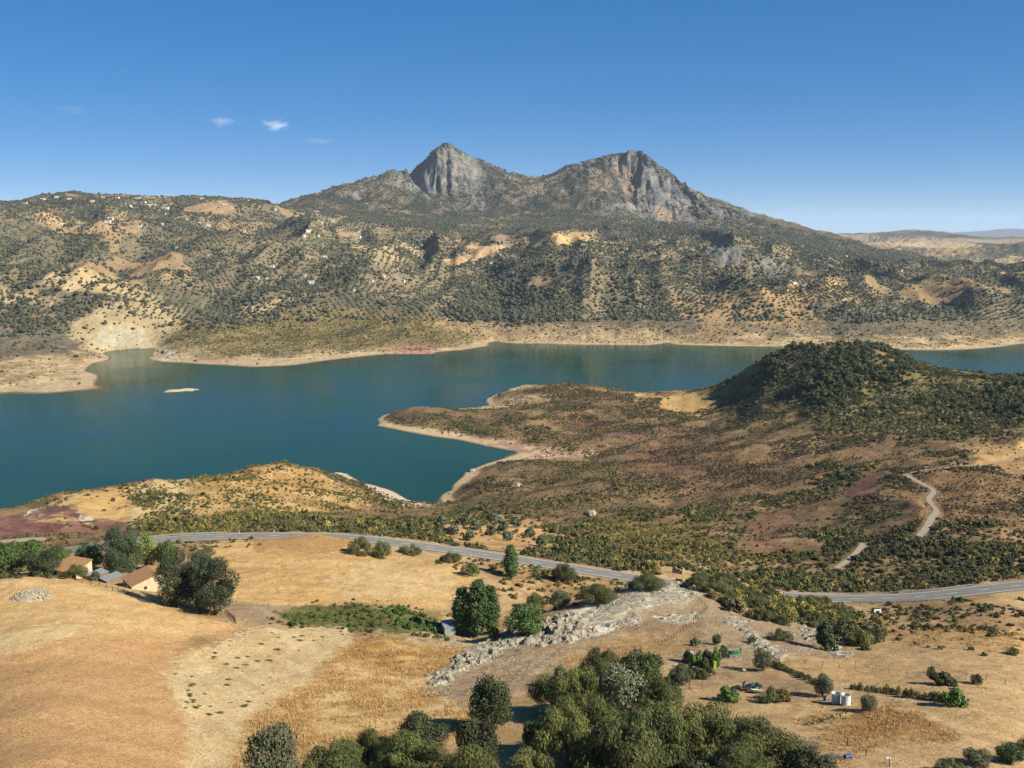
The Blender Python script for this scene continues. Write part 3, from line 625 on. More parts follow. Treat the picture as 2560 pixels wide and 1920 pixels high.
# ------------------------------------------------------------------ plants
def leaf_material(name, c1, c2, var=.3, trans=.0):
    t = NT(name)
    at = t.n('ShaderNodeAttribute', attribute_name='leaf'); oi = t.n('ShaderNodeObjectInfo')
    col = t.mixc(at.outputs['Fac'], alb(*c1), alb(*c2))
    v = t.ramp(oi.outputs['Random'], 0, 1, 1-var, 1+var)
    col = t.mixc(1.0, col, v, 'MULTIPLY')
    d = t.n('ShaderNodeHueSaturation'); t.l(col, d.inputs['Color'])
    h = t.n('ShaderNodeMath', operation='FRACT'); t.l(t.mul(oi.outputs['Random'], 7.31), h.inputs[0])
    t.l(t.ramp(h.outputs[0], 0, 1, .482, .512), d.inputs['Hue'])
    t.base(d.outputs[0]); t.b.inputs['Roughness'].default_value = .75; t.b.inputs['Specular IOR Level'].default_value = .25
    return t.m
LM = {'oak': leaf_material('holm_oak_leaves', (52,60,34), (88,94,54)),
      'euc': leaf_material('eucalyptus_leaves', (58,70,44), (98,106,70)),
      'lime': leaf_material('bright_leaves', (110,128,52), (160,170,84)),
      'pop': leaf_material('poplar_leaves', (52,74,32), (98,118,58)),
      'brush': leaf_material('willow_leaves', (64,74,34), (120,120,62)),
      'grey': leaf_material('olive_leaves', (78,86,58), (124,126,92)),
      'shrub': leaf_material('shrub_leaves', (72,78,40), (120,118,66), .42),
      'yell': leaf_material('broom_leaves', (124,116,52), (170,152,78)),
      'brown': leaf_material('dry_scrub_leaves', (88,70,50), (130,104,76), .4),
      'garden': leaf_material('garden_leaves', (66,100,40), (116,144,66)),
      'far': leaf_material('far_foliage', (58,60,42), (88,87,62), .4),
      'farol': leaf_material('far_olive_foliage', (70,76,52), (98,100,70)),
      'grass': leaf_material('dry_grass_blades', (170,126,72), (216,178,118), .14),
      'twig': leaf_material('dead_twigs', (112,98,84), (160,144,126), .2)}
BARK = simple('bark', (120,100,80), .3, 6, .95)

def leaf_attr(me, v):
    at = me.attributes.new('leaf', 'FLOAT', 'POINT'); at.data.foreach_set('value', np.asarray(v, np.float32))
def cards(pos, nrm, tan, w, h):
    """one small leaf-cluster face at each position"""
    nrm = nrm/np.linalg.norm(nrm, axis=1, keepdims=True)
    tan = tan - (tan*nrm).sum(1, keepdims=True)*nrm; tan /= np.linalg.norm(tan, axis=1, keepdims=True)+1e-9
    bi = np.cross(nrm, tan)
    w = w[:,None]*.5; h = h[:,None]*.5
    co = np.stack([pos - tan*h, pos + bi*w - tan*h*.1, pos + tan*h, pos - bi*w + tan*h*.1], 1).reshape(-1,3)
    return co, np.arange(len(pos)*4).reshape(-1,4)
def blobs_for(kind, r):
    B = []
    if kind == 'oak':
        for k in range(20):
            th = r.uniform(0, 2*math.pi); u = r.uniform(-.75, 1); q = math.sqrt(1-u*u)*r.uniform(.75, 1)
            B.append((.34*q*math.cos(th), .34*q*math.sin(th), .44+.32*u*r.uniform(.6,1.12), r.uniform(.09, .20)))
        B.append((0, 0, .42, .29))
    elif kind == 'euc':
        for k in range(34):
            z = r.uniform(.10, 1.22); rad = .38*math.sin(min(1, max(.2, (z+.12)/1.5))*math.pi)**.6*r.uniform(.4, 1.05)
            th = r.uniform(0, 2*math.pi); B.append((rad*math.cos(th), rad*math.sin(th), z, r.uniform(.11, .2)))
    elif kind == 'poplar':
        for k in range(26):
            z = .25+k/26*2.5; rad = .16*math.sin(min(1, (z)/2.95)*math.pi)**.5; th = r.uniform(0, 6.28)
            B.append((rad*math.cos(th), rad*math.sin(th), z, .3*math.sin(min(.97, (z+.12)/3.0)*math.pi)**.6+.05))
    elif kind == 'brush':
        for k in range(30):
            th = r.uniform(0, 2*math.pi); rad = .42*math.sqrt(r.uniform(0, 1)); z = .16 + .58*(1-(rad/.5)**2)*r.uniform(.35, 1.05)
            B.append((rad*math.cos(th), rad*math.sin(th), z, r.uniform(.08, .19)))
    else:
        for k in range(17):
            th = r.uniform(0, 2*math.pi); rad = .42*math.sqrt(r.uniform(0, 1)); z = .06 + .42*(1-(rad/.5)**2)*r.uniform(.3, 1.05)
            B.append((rad*math.cos(th), rad*math.sin(th)*.85, z, r.uniform(.07, .18)))
    return B
def crown_mesh(name, kind, seed, n, leaf, mat, upright=0.0, aspect=.55):
    r = random.Random(seed); g = np.random.default_rng(seed)
    B = np.array(blobs_for(kind, r)); wgt = B[:,3]**2; wgt /= wgt.sum()
    m_ = int(n*1.7); bi = g.choice(len(B), m_, p=wgt)
    d = g.normal(size=(m_,3)); d /= np.linalg.norm(d, axis=1, keepdims=True)
    pos = B[bi,:3] + d*B[bi,3:4]*(.66+.42*g.random((m_,1))+.45*g.random((m_,1))**6)
    dist = np.linalg.norm(pos[:,None]-B[None,:,:3], axis=2)/B[None,:,3]
    keep = (dist < .62).sum(1) == 0
    pos = pos[keep][:n]; d = d[keep][:n]; tone = g.random(len(B))[bi[keep][:n]]
    pos[:,2] = np.maximum(pos[:,2], .015)
    k = len(pos)
    nrm = d*1.0 + g.normal(size=(k,3))*.42
    tan = g.normal(size=(k,3)) + np.array([0,0,1.0])*upright*4 + d*upright*1.5
    sz = leaf*(.6+.9*g.random(k))
    co, q = cards(pos, nrm, tan, sz*(aspect if upright else .8), sz*(1+upright))
    me = quads_mesh(name, co, q, smooth=False)
    v = np.clip(.12+.72*tone+.2*g.normal(size=k), 0, 1)          # twigs of different age: paler and darker sprays
    leaf_attr(me, v.repeat(4)); me.materials.append(mat)
    return me
def tube(path, rad, sides=6):
    P_ = np.array(path, float); co = []; q = []
    for k, p in enumerate(P_):
        t = P_[min(k+1, len(P_)-1)] - P_[max(k-1, 0)]; t /= np.linalg.norm(t)
        u = np.cross(t, (0.3,1,0.1)); u /= np.linalg.norm(u); v = np.cross(t, u)
        for s_ in range(sides):
            a = 2*math.pi*s_/sides; co.append(p + (u*math.cos(a)+v*math.sin(a))*rad[k])
    for k in range(len(P_)-1):
        for s_ in range(sides):
            a = k*sides+s_; b = k*sides+(s_+1) % sides; q.append((a, b, b+sides, a+sides))
    return co, q
def join_parts(parts):
    co = []; q = []
    for c, f in parts:
        o = len(co); co += list(map(tuple, c)); q += [tuple(i+o for i in ff) for ff in f]
    return co, q
def trunk_mesh(name, kind, seed):
    r = random.Random(seed+5); top = {'oak': .55, 'euc': 1.05, 'poplar': 2.4, 'brush': .5}.get(kind, .35); rb = {'euc': .035, 'poplar': .05}.get(kind, .038)
    parts = [tube([(0,0,-.08),(.01,0,top*.3),(r.uniform(-.03,.03),r.uniform(-.03,.03),top*.65),(r.uniform(-.05,.05),r.uniform(-.05,.05),top)], [rb*1.25, rb, rb*.7, rb*.25])]
    for k in range(5):
        th = r.uniform(0, 6.28); z = top*r.uniform(.3, .6); L = .26 if kind != 'poplar' else .12
        parts.append(tube([(0,0,z),(L*.5*math.cos(th),L*.5*math.sin(th),z+.12),(L*math.cos(th),L*math.sin(th),z+.24)], [rb*.5, rb*.35, rb*.12], 5))
    co, q = join_parts(parts)
    me = quads_mesh(name, co, q); me.materials.append(BARK); return me
def blob_mesh(name, seed, mat, h=.8, clip=.0):
    """far tree: a lumpy low crown"""
    import bmesh
    g = np.random.default_rng(seed); bm = bmesh.new(); bmesh.ops.create_icosphere(bm, subdivisions=2, radius=.5)
    for v in bm.verts:
        f = 1 + .22*(vnoise(np.array(v.co.x*4+seed*3.1), np.array(v.co.y*4+v.co.z*3), seed)-.5)*2 + g.normal()*.07
        v.co = (v.co.x*f, v.co.y*f, max(-.02, v.co.z*f*h + h*.42))
    me = bpy.data.meshes.new(name); bm.to_mesh(me); bm.free()
    leaf_attr(me, np.clip(.5+.25*g.normal(size=len(me.vertices)), 0, 1)); me.materials.append(mat); return me

# high detail, middle and far versions of every kind
K = {}
def kind(key, shape, mat, n, leaf, nv, up=0.0, trunk=True, asp=.55):
    K[key] = [(crown_mesh(key+'_crown', shape, 100+7*i+len(K)*31, n, leaf, LM[mat], up, asp), trunk_mesh(key+'_trunk', shape, 3+i) if trunk else None) for i in range(nv)]
kind('oak', 'oak', 'oak', 9000, .032, 3)
kind('euc', 'euc', 'euc', 11000, .034, 2, .25)
kind('lime', 'euc', 'lime', 3600, .05, 1)
kind('poplar', 'poplar', 'pop', 5200, .085, 2)
kind('brush', 'brush', 'brush', 17000, .026, 3, .8, asp=.36)
kind('greytree', 'oak', 'grey', 5000, .036, 2, .5)
kind('green', 'oak', 'pop', 7000, .036, 2)
kind('bush', 'shrub', 'shrub', 2400, .05, 3, 1.0, False, .3)
kind('gbush', 'shrub', 'garden', 1500, .07, 2, .0, False)
kind('ybush', 'shrub', 'yell', 1200, .07, 2, .3, False)
kind('obush', 'shrub', 'oak', 1600, .065, 2, .0, False)
kind('m_bush', 'shrub', 'shrub', 260, .17, 3, .5, False)
kind('m_ybush', 'shrub', 'yell', 220, .17, 2, .5, False)
kind('m_brown', 'shrub', 'brown', 200, .17, 2, .5, False)
LM['oak2'] = leaf_material('hill_oak_leaves', (66,76,40), (108,112,66))
kind('m_oak', 'oak', 'oak2', 420, .13, 3)
kind('m_olive', 'oak', 'grey', 420, .13, 2)
FAR_OAK = [blob_mesh('far_oak', 20+i, LM['far'], .85) for i in range(3)]
FAR_OLIVE = [blob_mesh('far_olive', 30+i, LM['farol'], .75) for i in range(3)]

def put(name, key, x, y, z, w, label, cat, group=None, hs=1.0, v=None, rz=None):
    """one plant: a tree is an empty with trunk and crown, a shrub is one mesh"""
    var = K[key]; cm, tm = var[random.randrange(len(var)) if v is None else v % len(var)]
    rz = random.uniform(0, 6.28) if rz is None else rz
    if tm is None:
        o = link(name, cm, None, label, cat, group)
    else:
        o = link(name, None, None, label, cat, group)
        link('trunk', tm, o); link('crown', cm, o)
    o.location = (x, y, z); o.rotation_euler = (0, 0, rz); o.scale = (w, w, w*hs)
    return o
def slant(x, y, z): return math.sqrt(x*x+y*y+(z-CAMZ)**2)
UH = {'oak': .93, 'euc': 1.36, 'lime': 1.36, 'poplar': 2.95, 'brush': .88, 'greytree': .93, 'green': .93, 'm_oak': .93, 'm_olive': .93}
def tree_at(px, py, wpx, hpx, key, name, label, cat='tree', group=None, v=None, rmax=1500):
    """base point, width and height as seen -> a real plant standing on the ground there"""
    x, y, z, r = place(px, py, 100, rmax); m_ = slant(x, y, z)/FPX
    w = wpx*m_; h = hpx*m_/.93
    return put(name, key, x, y, z-.1, w, label, cat, group, h/(w*UH.get(key, .58)), v)

# --- trees one can point at
T = tree_at
T(1230,1828,128,128,'oak','oak_tree','single round dark oak at the left of the big foreground thicket')
T(1190,1945,118,140,'oak','oak_tree','dark oak at the bottom edge below the single round oak')
T(1055,1880,136,94,'oak','oak_tree','wide low dark oak standing on the dry grass near the bottom')
T(690,1968,146,145,'greytree','olive_tree','ragged grey-green tree at the bottom edge, leftmost of the foreground trees')
for px, py, w, h, l in ((838,1972,120,110,'leftmost olive-green bushy tree of the bottom edge row'),(925,1950,110,112,'second olive-green bushy tree of the bottom edge row'),(1010,1968,124,112,'third olive-green bushy tree of the bottom edge row'),
                        (1095,1985,120,112,'fourth olive-green bushy tree of the bottom edge row'),(1175,2015,120,130,'rightmost olive-green bushy tree of the bottom edge row')):
    T(px,py,w*1.25,h*1.1,'brush','bushy_tree',l,group='bushy trees along the bottom edge')
for px, py, w, h, k, l in (
    (1500,1722,96,105,'brush','feathery tree at the back of the foreground thicket, left of its pair'),
    (1600,1716,104,98,'green','bright green tree at the back of the foreground thicket, right of its pair'),
    (1388,1795,112,132,'brush','dark feathery tree at the left end of the foreground thicket'),
    (1462,1790,110,130,'brush','shaded tree in the middle left of the foreground thicket'),
    (1540,1785,130,118,'greytree','greyish thin tree in the middle of the foreground thicket'),
    (1650,1795,96,110,'brush','tree at the right shoulder of the foreground thicket beside the garden'),
    (1420,1915,130,176,'brush','tall olive-green tree at the front left of the foreground thicket'),
    (1500,1890,150,150,'brush','broad olive-green tree in the centre of the foreground thicket'),
    (1640,1945,176,190,'brush','big pale willow-like tree at the front right of the foreground thicket'),
    (1560,2010,200,200,'brush','yellowish leafy tree cut by the bottom edge under the thicket'),
    (1776,1918,180,160,'brush','spreading tree with a bare dark trunk right of the thicket'),
    (1905,1930,170,135,'brush','wide bushy tree between the bare-trunked tree and the brush pile'),
    (1330,2000,130,130,'brush','low bushy tree cut by the bottom edge left of the thicket'),
    (1730,2020,150,120,'oak','dark tree cut by the bottom edge beneath the bare-trunked tree'),
    (2020,1965,110,84,'oak','dark tree at the bottom edge below the grey brush pile'),
    (1340,1880,70,80,'green','small leafy tree in the gap beside the round oak'),
    (1850,1985,150,110,'brush','bushy tree cut by the bottom edge right of the bare trunk')):
    T(px,py,w*1.16,h*.98,k,'tree',l,group='trees of the foreground thicket')
T(1277,1443,38,82,'poplar','poplar_tree','lone narrow poplar standing by the valley road',v=0)
for px, py, w, h, l in ((1158,1586,52,118,'leftmost dark poplar of the three beside the small grey hut'),(1196,1590,56,140,'middle and tallest poplar beside the small grey hut'),(1228,1582,44,118,'rightmost dark poplar of the three beside the small grey hut')):
    T(px,py,w,h,'poplar','poplar_tree',l,group='poplars beside the hut')
T(1312,1592,108,84,'green','round_tree','wide rounded green tree right of the three poplars')
T(1340,1522,52,38,'brush','round_tree','small green tree behind the wide rounded tree')
T(1235,1602,34,36,'green','round_tree','little green tree at the foot of the poplars')
T(1400,1520,60,44,'greytree','olive_tree','grey-green tree right behind the wide rounded tree')
T(1488,1510,96,46,'brush','bushy_tree','broad bush behind the white rock ridge, left of two')
T(1613,1476,90,40,'brush','bushy_tree','round bush behind the white rock crest beside the ruin')
T(1742,1474,56,34,'brush','bushy_tree','feathery bush behind the crest at the top of the fence')
T(1786,1484,60,36,'brush','bushy_tree','feathery bush right of the fence top, before the road')
T(1410,1452,58,46,'brush','bushy_tree','feathery bush at the end of the visible road')
T(440,1517,92,126,'euc','eucalyptus_tree','tall eucalyptus against the farmhouse gable',v=0)
T(538,1538,108,142,'euc','eucalyptus_tree','tall eucalyptus at the right end of the farm clump',v=1)
T(492,1516,84,124,'euc','eucalyptus_tree','eucalyptus in the middle of the farm clump',v=1)
T(515,1440,70,70,'euc','eucalyptus_tree','lighter eucalyptus behind the farm clump')
T(365,1422,52,78,'lime','lime_green_tree','lime-green tree behind the farmhouse')
T(415,1428,60,80,'green','green_tree','green tree between the lime-green tree and the eucalyptus')
T(290,1434,66,104,'euc','eucalyptus_tree','dark tall tree behind the sheds, left of two',v=0)
T(330,1430,56,106,'euc','eucalyptus_tree','dark tall tree behind the sheds, right of two',v=1)
T(225,1422,70,66,'green','green_tree','green leafy tree between the barn and the dark tall trees')
T(100,1442,90,58,'oak','oak_tree','rounded dark tree left of the barn')
T(28,1440,88,72,'green','green_tree','leafy tree at the left edge beside the rounded dark tree')
T(70,1412,90,56,'green','green_tree','leafy tree behind the rounded dark tree by the barn')
T(140,1412,60,44,'green','green_tree','smaller leafy tree behind the barn')
T(0,1420,70,60,'green','green_tree','leafy tree cut by the left edge')
T(188,1449,52,36,'brush','brown_bush','brownish round bush in front of the barn', 'bush')
T(239,1453,24,24,'greytree','olive_tree','tiny olive tree in front of the metal sheds')
for k, (px, py) in enumerate(((1104,1314),(1166,1310),(1188,1325),(1232,1307),(1256,1325),(1226,1337),(1135,1337),(1173,1352),(1267,1352),(1325,1344),(1354,1366),(1290,1318))):
    T(px,py,34,27,'m_olive','olive_tree','small round olive tree in the loose grove beyond the road',group='olive trees in the grove beyond the road')
for px, py, w, h, k, l in ((1793,1612,28,28,'green','small dark round tree above the garden'),(1881,1608,22,18,'green','tiny green tree beside the green net pen'),(1737,1614,30,20,'gbush','leafy bush at the top left of the garden'),
    (1905,1678,52,56,'greytree','grey-green thin tree right of the green net pen'),(1704,1712,58,52,'greytree','thin grey-leaved tree by the reddish sack'),(1818,1752,58,34,'gbush','wide green bush left below the junk heap'),
    (1932,1752,70,36,'bush','wide olive bush right below the junk heap'),(1962,1752,36,32,'ybush','yellowing bush right of the junk heap'),(2056,1742,50,54,'greytree','thin grey-green tree beside the white tanks'),
    (2172,1778,42,42,'greytree','small tree right below the white tanks'),(2440,1912,66,40,'greytree','low grey-green olive at the bottom right'),(2526,1908,66,44,'green','green bush at the bottom right corner'),
    (2382,1935,80,30,'bush','low bush cut by the bottom edge at the right'),(2572,1872,50,36,'bush','dark bush at the right edge near the bottom'),(2355,1712,70,26,'obush','dark low bush beside the wire fence on the right slope'),
    (2328,1682,18,18,'bush','small upright bush above the dark low bush'),(2440,1710,28,26,'bush','thin brown bush right of the dark low bush'),(2532,1636,28,20,'bush','lone round bush on the right-hand slope'),
    (2460,1640,16,12,'bush','tiny bush on the right-hand slope'),(2428,1625,14,12,'bush','tiny dark bush higher on the right-hand slope'),(1905,1550,46,36,'bush','feathery bush on the bare slope'),(1950,1600,60,30,'bush','grey-green clump among the slope rocks'),
    (2060,1622,70,60,'obush','big dark bush at the foot of the bare slope'),(2100,1600,60,50,'obush','dark bush behind the big one at the foot of the slope'),(2150,1615,66,44,'bush','pale green broom right of the dark slope bushes'),(2185,1605,60,40,'bush','pale green broom further right of the dark slope bushes'),
    (1175,1440,52,36,'bush','green broom at the right end of the golden field'),(900,1385,66,44,'bush','green broom on the road verge above the golden field'),(955,1392,60,42,'bush','broad green broom beside the road verge'),(1025,1385,54,28,'bush','low green broom on the near road verge'),
    (1130,1405,60,26,'bush','long low broom on the near road verge'),(905,1390,24,16,'bush','small round broom in the golden field corner')):
    tm_ = k in ('green','greytree')
    T(px,py,w,h,k,'small_tree' if tm_ else 'bush',l,'tree' if tm_ else 'bush')

# --- scattered vegetation
STUFF = []
def scatter(name, pts, scl, protos, label, cat, rot=None):
    """one countless mass of plants: points carrying instances"""
    n = len(pts)
    me = bpy.data.meshes.new(name); me.vertices.add(n); me.vertices.foreach_set('co', np.asarray(pts, np.float32).ravel())
    def at(nm, typ, key, arr):
        a = me.attributes.new(nm, typ, 'POINT'); a.data.foreach_set(key, np.ascontiguousarray(arr).ravel())
    at('scl', 'FLOAT_VECTOR', 'vector', np.asarray(scl, np.float32))
    rt = np.zeros((n,3), np.float32); rt[:,2] = rng.uniform(0, 6.28, n)
    if rot is not None: rt[:,:2] = rot
    at('rot', 'FLOAT_VECTOR', 'vector', rt)
    at('pick', 'INT', 'value', rng.integers(0, len(protos), n).astype(np.int32))
    o = link(name, me, None, label, cat, None, 'stuff')
    ng = bpy.data.node_groups.new(name, 'GeometryNodeTree')
    ng.interface.new_socket('Geometry', in_out='INPUT', socket_type='NodeSocketGeometry'); ng.interface.new_socket('Geometry', in_out='OUTPUT', socket_type='NodeSocketGeometry')
    N, L = ng.nodes, ng.links
    gi = N.new('NodeGroupInput'); go = N.new('NodeGroupOutput'); ip = N.new('GeometryNodeInstanceOnPoints')
    jo = N.new('GeometryNodeJoinGeometry')
    for p in protos:
        ob = N.new('GeometryNodeObjectInfo'); ob.inputs['Object'].default_value = p; ob.inputs['As Instance'].default_value = True; ob.transform_space = 'ORIGINAL'
        L.new(ob.outputs['Geometry'], jo.inputs[0])
    def na(nm, typ):
        q = N.new('GeometryNodeInputNamedAttribute'); q.data_type = typ; q.inputs['Name'].default_value = nm; return q.outputs['Attribute']
    L.new(gi.outputs[0], ip.inputs['Points']); L.new(jo.outputs[0], ip.inputs['Instance']); ip.inputs['Pick Instance'].default_value = True
    L.new(na('pick', 'INT'), ip.inputs['Instance Index']); L.new(na('scl', 'FLOAT_VECTOR'), ip.inputs['Scale']); L.new(na('rot', 'FLOAT_VECTOR'), ip.inputs['Rotation'])
    L.new(ip.outputs[0], go.inputs[0])
    md = o.modifiers.new('plants', 'NODES'); md.node_group = ng
    return o
def samp(G_, x, y):
    a = np.arctan2(x, y); l = np.log(np.hypot(x, y))
    ia = np.clip(np.round(np.interp(a, AZ, np.arange(NA))).astype(int), 0, NA-1); il = np.clip(np.round(np.interp(l, LR, np.arange(NR))).astype(int), 0, NR-1)
    return G_[il, ia]
def cand(r0_, r1_, step, seed, azm=.56):
    """jittered points over the visible land between two distances"""
    g = np.random.default_rng(seed); xm = r1_*math.sin(azm)
    xs = np.arange(-xm, xm, step); ys = np.arange(r0_*.82, r1_, step)
    x, y = np.meshgrid(xs, ys); x = (x + g.uniform(-.5, .5, x.shape)*step).ravel(); y = (y + g.uniform(-.5, .5, y.shape)*step).ravel()
    r = np.hypot(x, y); a = np.arctan2(x, y); k = (r > r0_) & (r < r1_) & (np.abs(a) < azm)
    x, y, r = x[k], y[k], r[k]; z = hgt(x, y)
    k = ((z+4.0-CAMZ)/r >= samp(horizon, x, y) - .0015) & (z > .9)
    return x[k], y[k], z[k], r[k]
def road_dist(x, y):
    d = np.full(len(x), 1e9)
    for p in road[::2]: d = np.minimum(d, np.hypot(x-p[0], y-p[1]))
    return d

_ra = np.arctan2(road[:,0], road[:,1]); _rr = np.hypot(road[:,0], road[:,1])
def road_r(x, y): return np.interp(np.arctan2(x, y), _ra, _rr)
# middle ground: scrub between road and lake
x, y, z, r = cand(400, 1480, 2.35, 5)
k_ = r > road_r(x, y)+6.4; x, y, z, r = x[k_], y[k_], z[k_], r[k_]
px, py = project(x, y, z)
u = rng.random(len(x))
pat = np.clip((fbm(x/30, y/30, 4, 201)-.5)*4.4+.5, 0, 1); pat2 = fbm(x/55, y/55, 3, 202)
dens = .16 + .74*pat; size = np.clip(1.45*np.exp(rng.normal(0,.38,len(x))), .7, 4.2); wg = np.tile([.42,.22,.36,0.0], (len(x),1))
def ovr(poly, d=None, s=None, w=None, r0_=0, r1_=1e9):
    m_ = in_poly(px+(pat2-.5)*150+(u-.5)*14, py+(pat-.5)*26+(u-.5)*8, poly) & (r > r0_) & (r < r1_)
    if d is not None: dens[m_] = d*(.55+.75*pat[m_])
    if s is not None: size[m_] = (s[0]+(s[1]-s[0])*rng.random(m_.sum())**1.6)*rng.choice([1,1,1,1.45], m_.sum())
    if w is not None: wg[m_] = w
ovr([(300,1230),(640,1170),(718,1160),(960,1250),(700,1300),(330,1310)], .42, (1.0,2.1), [.5,.45,.05,0])
ovr([(320,1225),(470,1200),(470,1290),(330,1305)], .75, (1.2,2.4), [.75,.2,.05,0])
ovr([(-300,1260),(251,1222),(340,1216),(310,1300),(240,1345),(-300,1365)], .03, (1.0,2.0), [.7,.2,.1,0])
ovr([(-300,1262),(132,1228),(251,1212),(376,1202),(533,1187),(640,1160),(720,1152),(720,1164),(640,1172),(533,1200),(376,1215),(251,1228),(132,1246),(-300,1290)], .8, (1.6,3.0), [.7,.25,.05,0])
ovr([(200,1330),(700,1290),(1000,1275),(800,1335),(300,1345)], .8, (1.5,3.2), [.35,.55,.10,0])
ovr([(1100,1270),(1300,1150),(1500,1150),(1600,1240),(1400,1320),(1150,1290)], .6, (1.1,2.2), [.4,.3,.3,0])
ovr([(950,1040),(1180,1020),(1300,1080),(1420,1120),(1280,1110),(1100,1080),(960,1060)], .62, (1.4,2.8), [.7,.2,.1,0])
ovr([(1560,1120),(1650,1100),(1800,1110),(2100,1150),(2100,1250),(1900,1300),(1700,1250),(1560,1200)], .88, (.9,1.8), [.16,.08,.76,0])
ovr([(1480,980),(1600,990),(1700,1050),(1800,1080),(1750,1100),(1500,1080),(1400,1040)], .75, (1.2,2.2), [.35,.15,.5,0])
ovr([(1595,985),(1720,980),(1775,1000),(1785,1030),(1750,1046),(1640,1022)], .03)
ovr([(1770,985),(1850,955),(1930,1020),(1960,1060),(1890,1075),(1800,1045)], .75, (1.4,3.2), [.6,.1,.3,0])
ovr([(1480,1280),(1750,1310),(1900,1330),(2000,1400),(1700,1420),(1500,1370)], .88, (1.5,3.0), [.32,.6,.08,0])
ovr([(1700,1250),(1850,1230),(1960,1220),(2060,1150),(2120,1180),(2100,1240),(1960,1260),(1850,1330),(1720,1320)], .7, (1.6,3.2), [.7,.15,.1,.05])
ovr([(1850,1340),(1880,1300),(1960,1255),(2000,1280),(1960,1310),(1960,1380),(1880,1390)], .22)
ovr([(2105,1190),(2200,1182),(2190,1230),(2150,1285),(2125,1290)], .08)
ovr([(2180,1180),(2560,1150),(2700,1300),(2400,1330),(2280,1300)], .85, (1.0,2.0), [.25,.1,.65,0])
ovr([(2050,1340),(2250,1320),(2560,1310),(2700,1310),(2700,1440),(2450,1440),(2250,1480),(2060,1490),(1900,1450)], .85, (1.8,3.6), [.75,.15,.1,0])
ovr([(2430,1120),(2700,1090),(2700,1180),(2450,1170)], .12)
HILLW = [(1780,968),(1886,903),(1972,866),(2040,855),(2110,855),(2161,868),(2298,900),(2436,934),(2720,940),(2720,1060),(2560,1050),(2400,1090),(2200,1085),(2050,1060),(1960,1010),(1900,980),(1840,985)]
ovr(HILLW, .9, (2.2,4.6), [.74,.14,.08,.04])
ovr([(1886,895),(1972,860),(2040,850),(2130,855),(2250,900),(2250,960),(2150,980),(2100,1030),(2000,1010),(1950,960),(1900,940)], .62, (4.2,8.0), [.35,.03,.0,.62])
ovr([(2400,990),(2560,950),(2700,950),(2700,1050),(2500,1050)], .8, (4.0,7.0), [.3,.0,.0,.7])
ovr([(600,1332),(850,1305),(1000,1285),(1110,1270),(1250,1290),(1450,1330),(1560,1400),(1800,1420),(2060,1470),(2080,1492),(1900,1482),(1700,1452),(1540,1432),(1400,1400),(1250,1378),(1100,1350),(950,1336),(800,1335)], .9, (2.6,4.6), [.72,.2,.08,0])
ovr([(1100,1300),(1300,1295),(1400,1350),(1280,1372),(1130,1345)], .08, (1.5,2.5))
ovr([(2230,1310),(2240,1270),(2300,1190),(2360,1170),(2360,1230),(2330,1290)], .25)
size *= .72+.62*pat
dens[z < 2.2] *= .02; dens[(z >= 2.2) & (z < 4)] *= .35
dens[road_dist(x, y) < 6.6] = 0
for q_, w_ in TRACKS:
    for p_ in q_: dens[(np.abs(x-p_[0]) < w_/2+1.0) & (np.abs(y-p_[1]) < w_/2+1.0)] = 0
for a_, b_ in ((1690,1428),(1700,1440),(1690,1452),(1720,1456)):
    q_ = place(a_, b_, 100, 520); dens[np.hypot(x-q_[0], y-q_[1]) < 8.0] = 0
keep = u < dens*np.clip((2.3/size)**1.1, .16, 1.15)
x, y, z, r, size, wg, px, py = x[keep], y[keep], z[keep], r[keep], size[keep], wg[keep], px[keep], py[keep]
typ = (rng.random(len(x))[:,None] > np.cumsum(wg/wg.sum(1,keepdims=True), 1)).sum(1)
MID = (x, y, z, r, size, typ, px, py)

# near scrub on this side of the road
x, y, z, r = cand(165, 490, 1.7, 6)
k_ = r < road_r(x, y)-6.0; x, y, z, r = x[k_], y[k_], z[k_], r[k_]
px, py = project(x, y, z); u = rng.random(len(x)); pat = np.clip((fbm(x/12, y/12, 4, 211)-.5)*3.4+.5, 0, 1); pat2 = fbm(x/25, y/25, 3, 212)
dens = np.zeros(len(x)); size = rng.uniform(1.0, 2.0, len(x)); wg = np.tile([.6,.25,.15,0.0], (len(x),1))
ovr([(1740,1466),(1900,1490),(2080,1505),(2160,1560),(2130,1630),(2080,1610),(1960,1540),(1830,1494)], .75, (1.8,3.6), [.8,.15,.05,0])
ovr([(2140,1520),(2560,1500),(2700,1500),(2700,1600),(2400,1590),(2200,1590)], .35, (1.2,2.6), [.55,.15,.3,0])
ovr([(1240,1385),(1540,1432),(1700,1440),(1560,1470),(1400,1510),(1340,1560),(1260,1520)], .20, (1.5,3.0), [.7,.2,.1,0])
ovr([(1745,1474),(1760,1476),(1900,1494),(2075,1510),(2120,1530),(2060,1565),(1960,1550),(1850,1522),(1760,1495)], 2.6, (4.5,7.0), [.75,.22,.03,0])
ovr([(-100,1365),(130,1385),(140,1440),(-100,1440)], .35, (2.0,3.6), [.9,.1,0,0])
ovr([(350,1352),(640,1342),(640,1350),(440,1366)], .4, (1.2,2.2), [.9,.1,0,0])
ovr([(1050,1378),(1400,1425),(1400,1450),(1200,1420)], .3, (1.2,2.2), [.8,.1,.1,0])
ovr(VEG, .55, (.8,1.9), [1,0,0,0])
ovr([(940,1530),(1120,1545),(1120,1590),(940,1580)], .6, (1.2,2.8), [1,0,0,0])
ovr([(2170,1580),(2300,1600),(2400,1630),(2200,1640)], .06, (1.0,2.0))
dens[road_dist(x, y) < 6.0] = 0
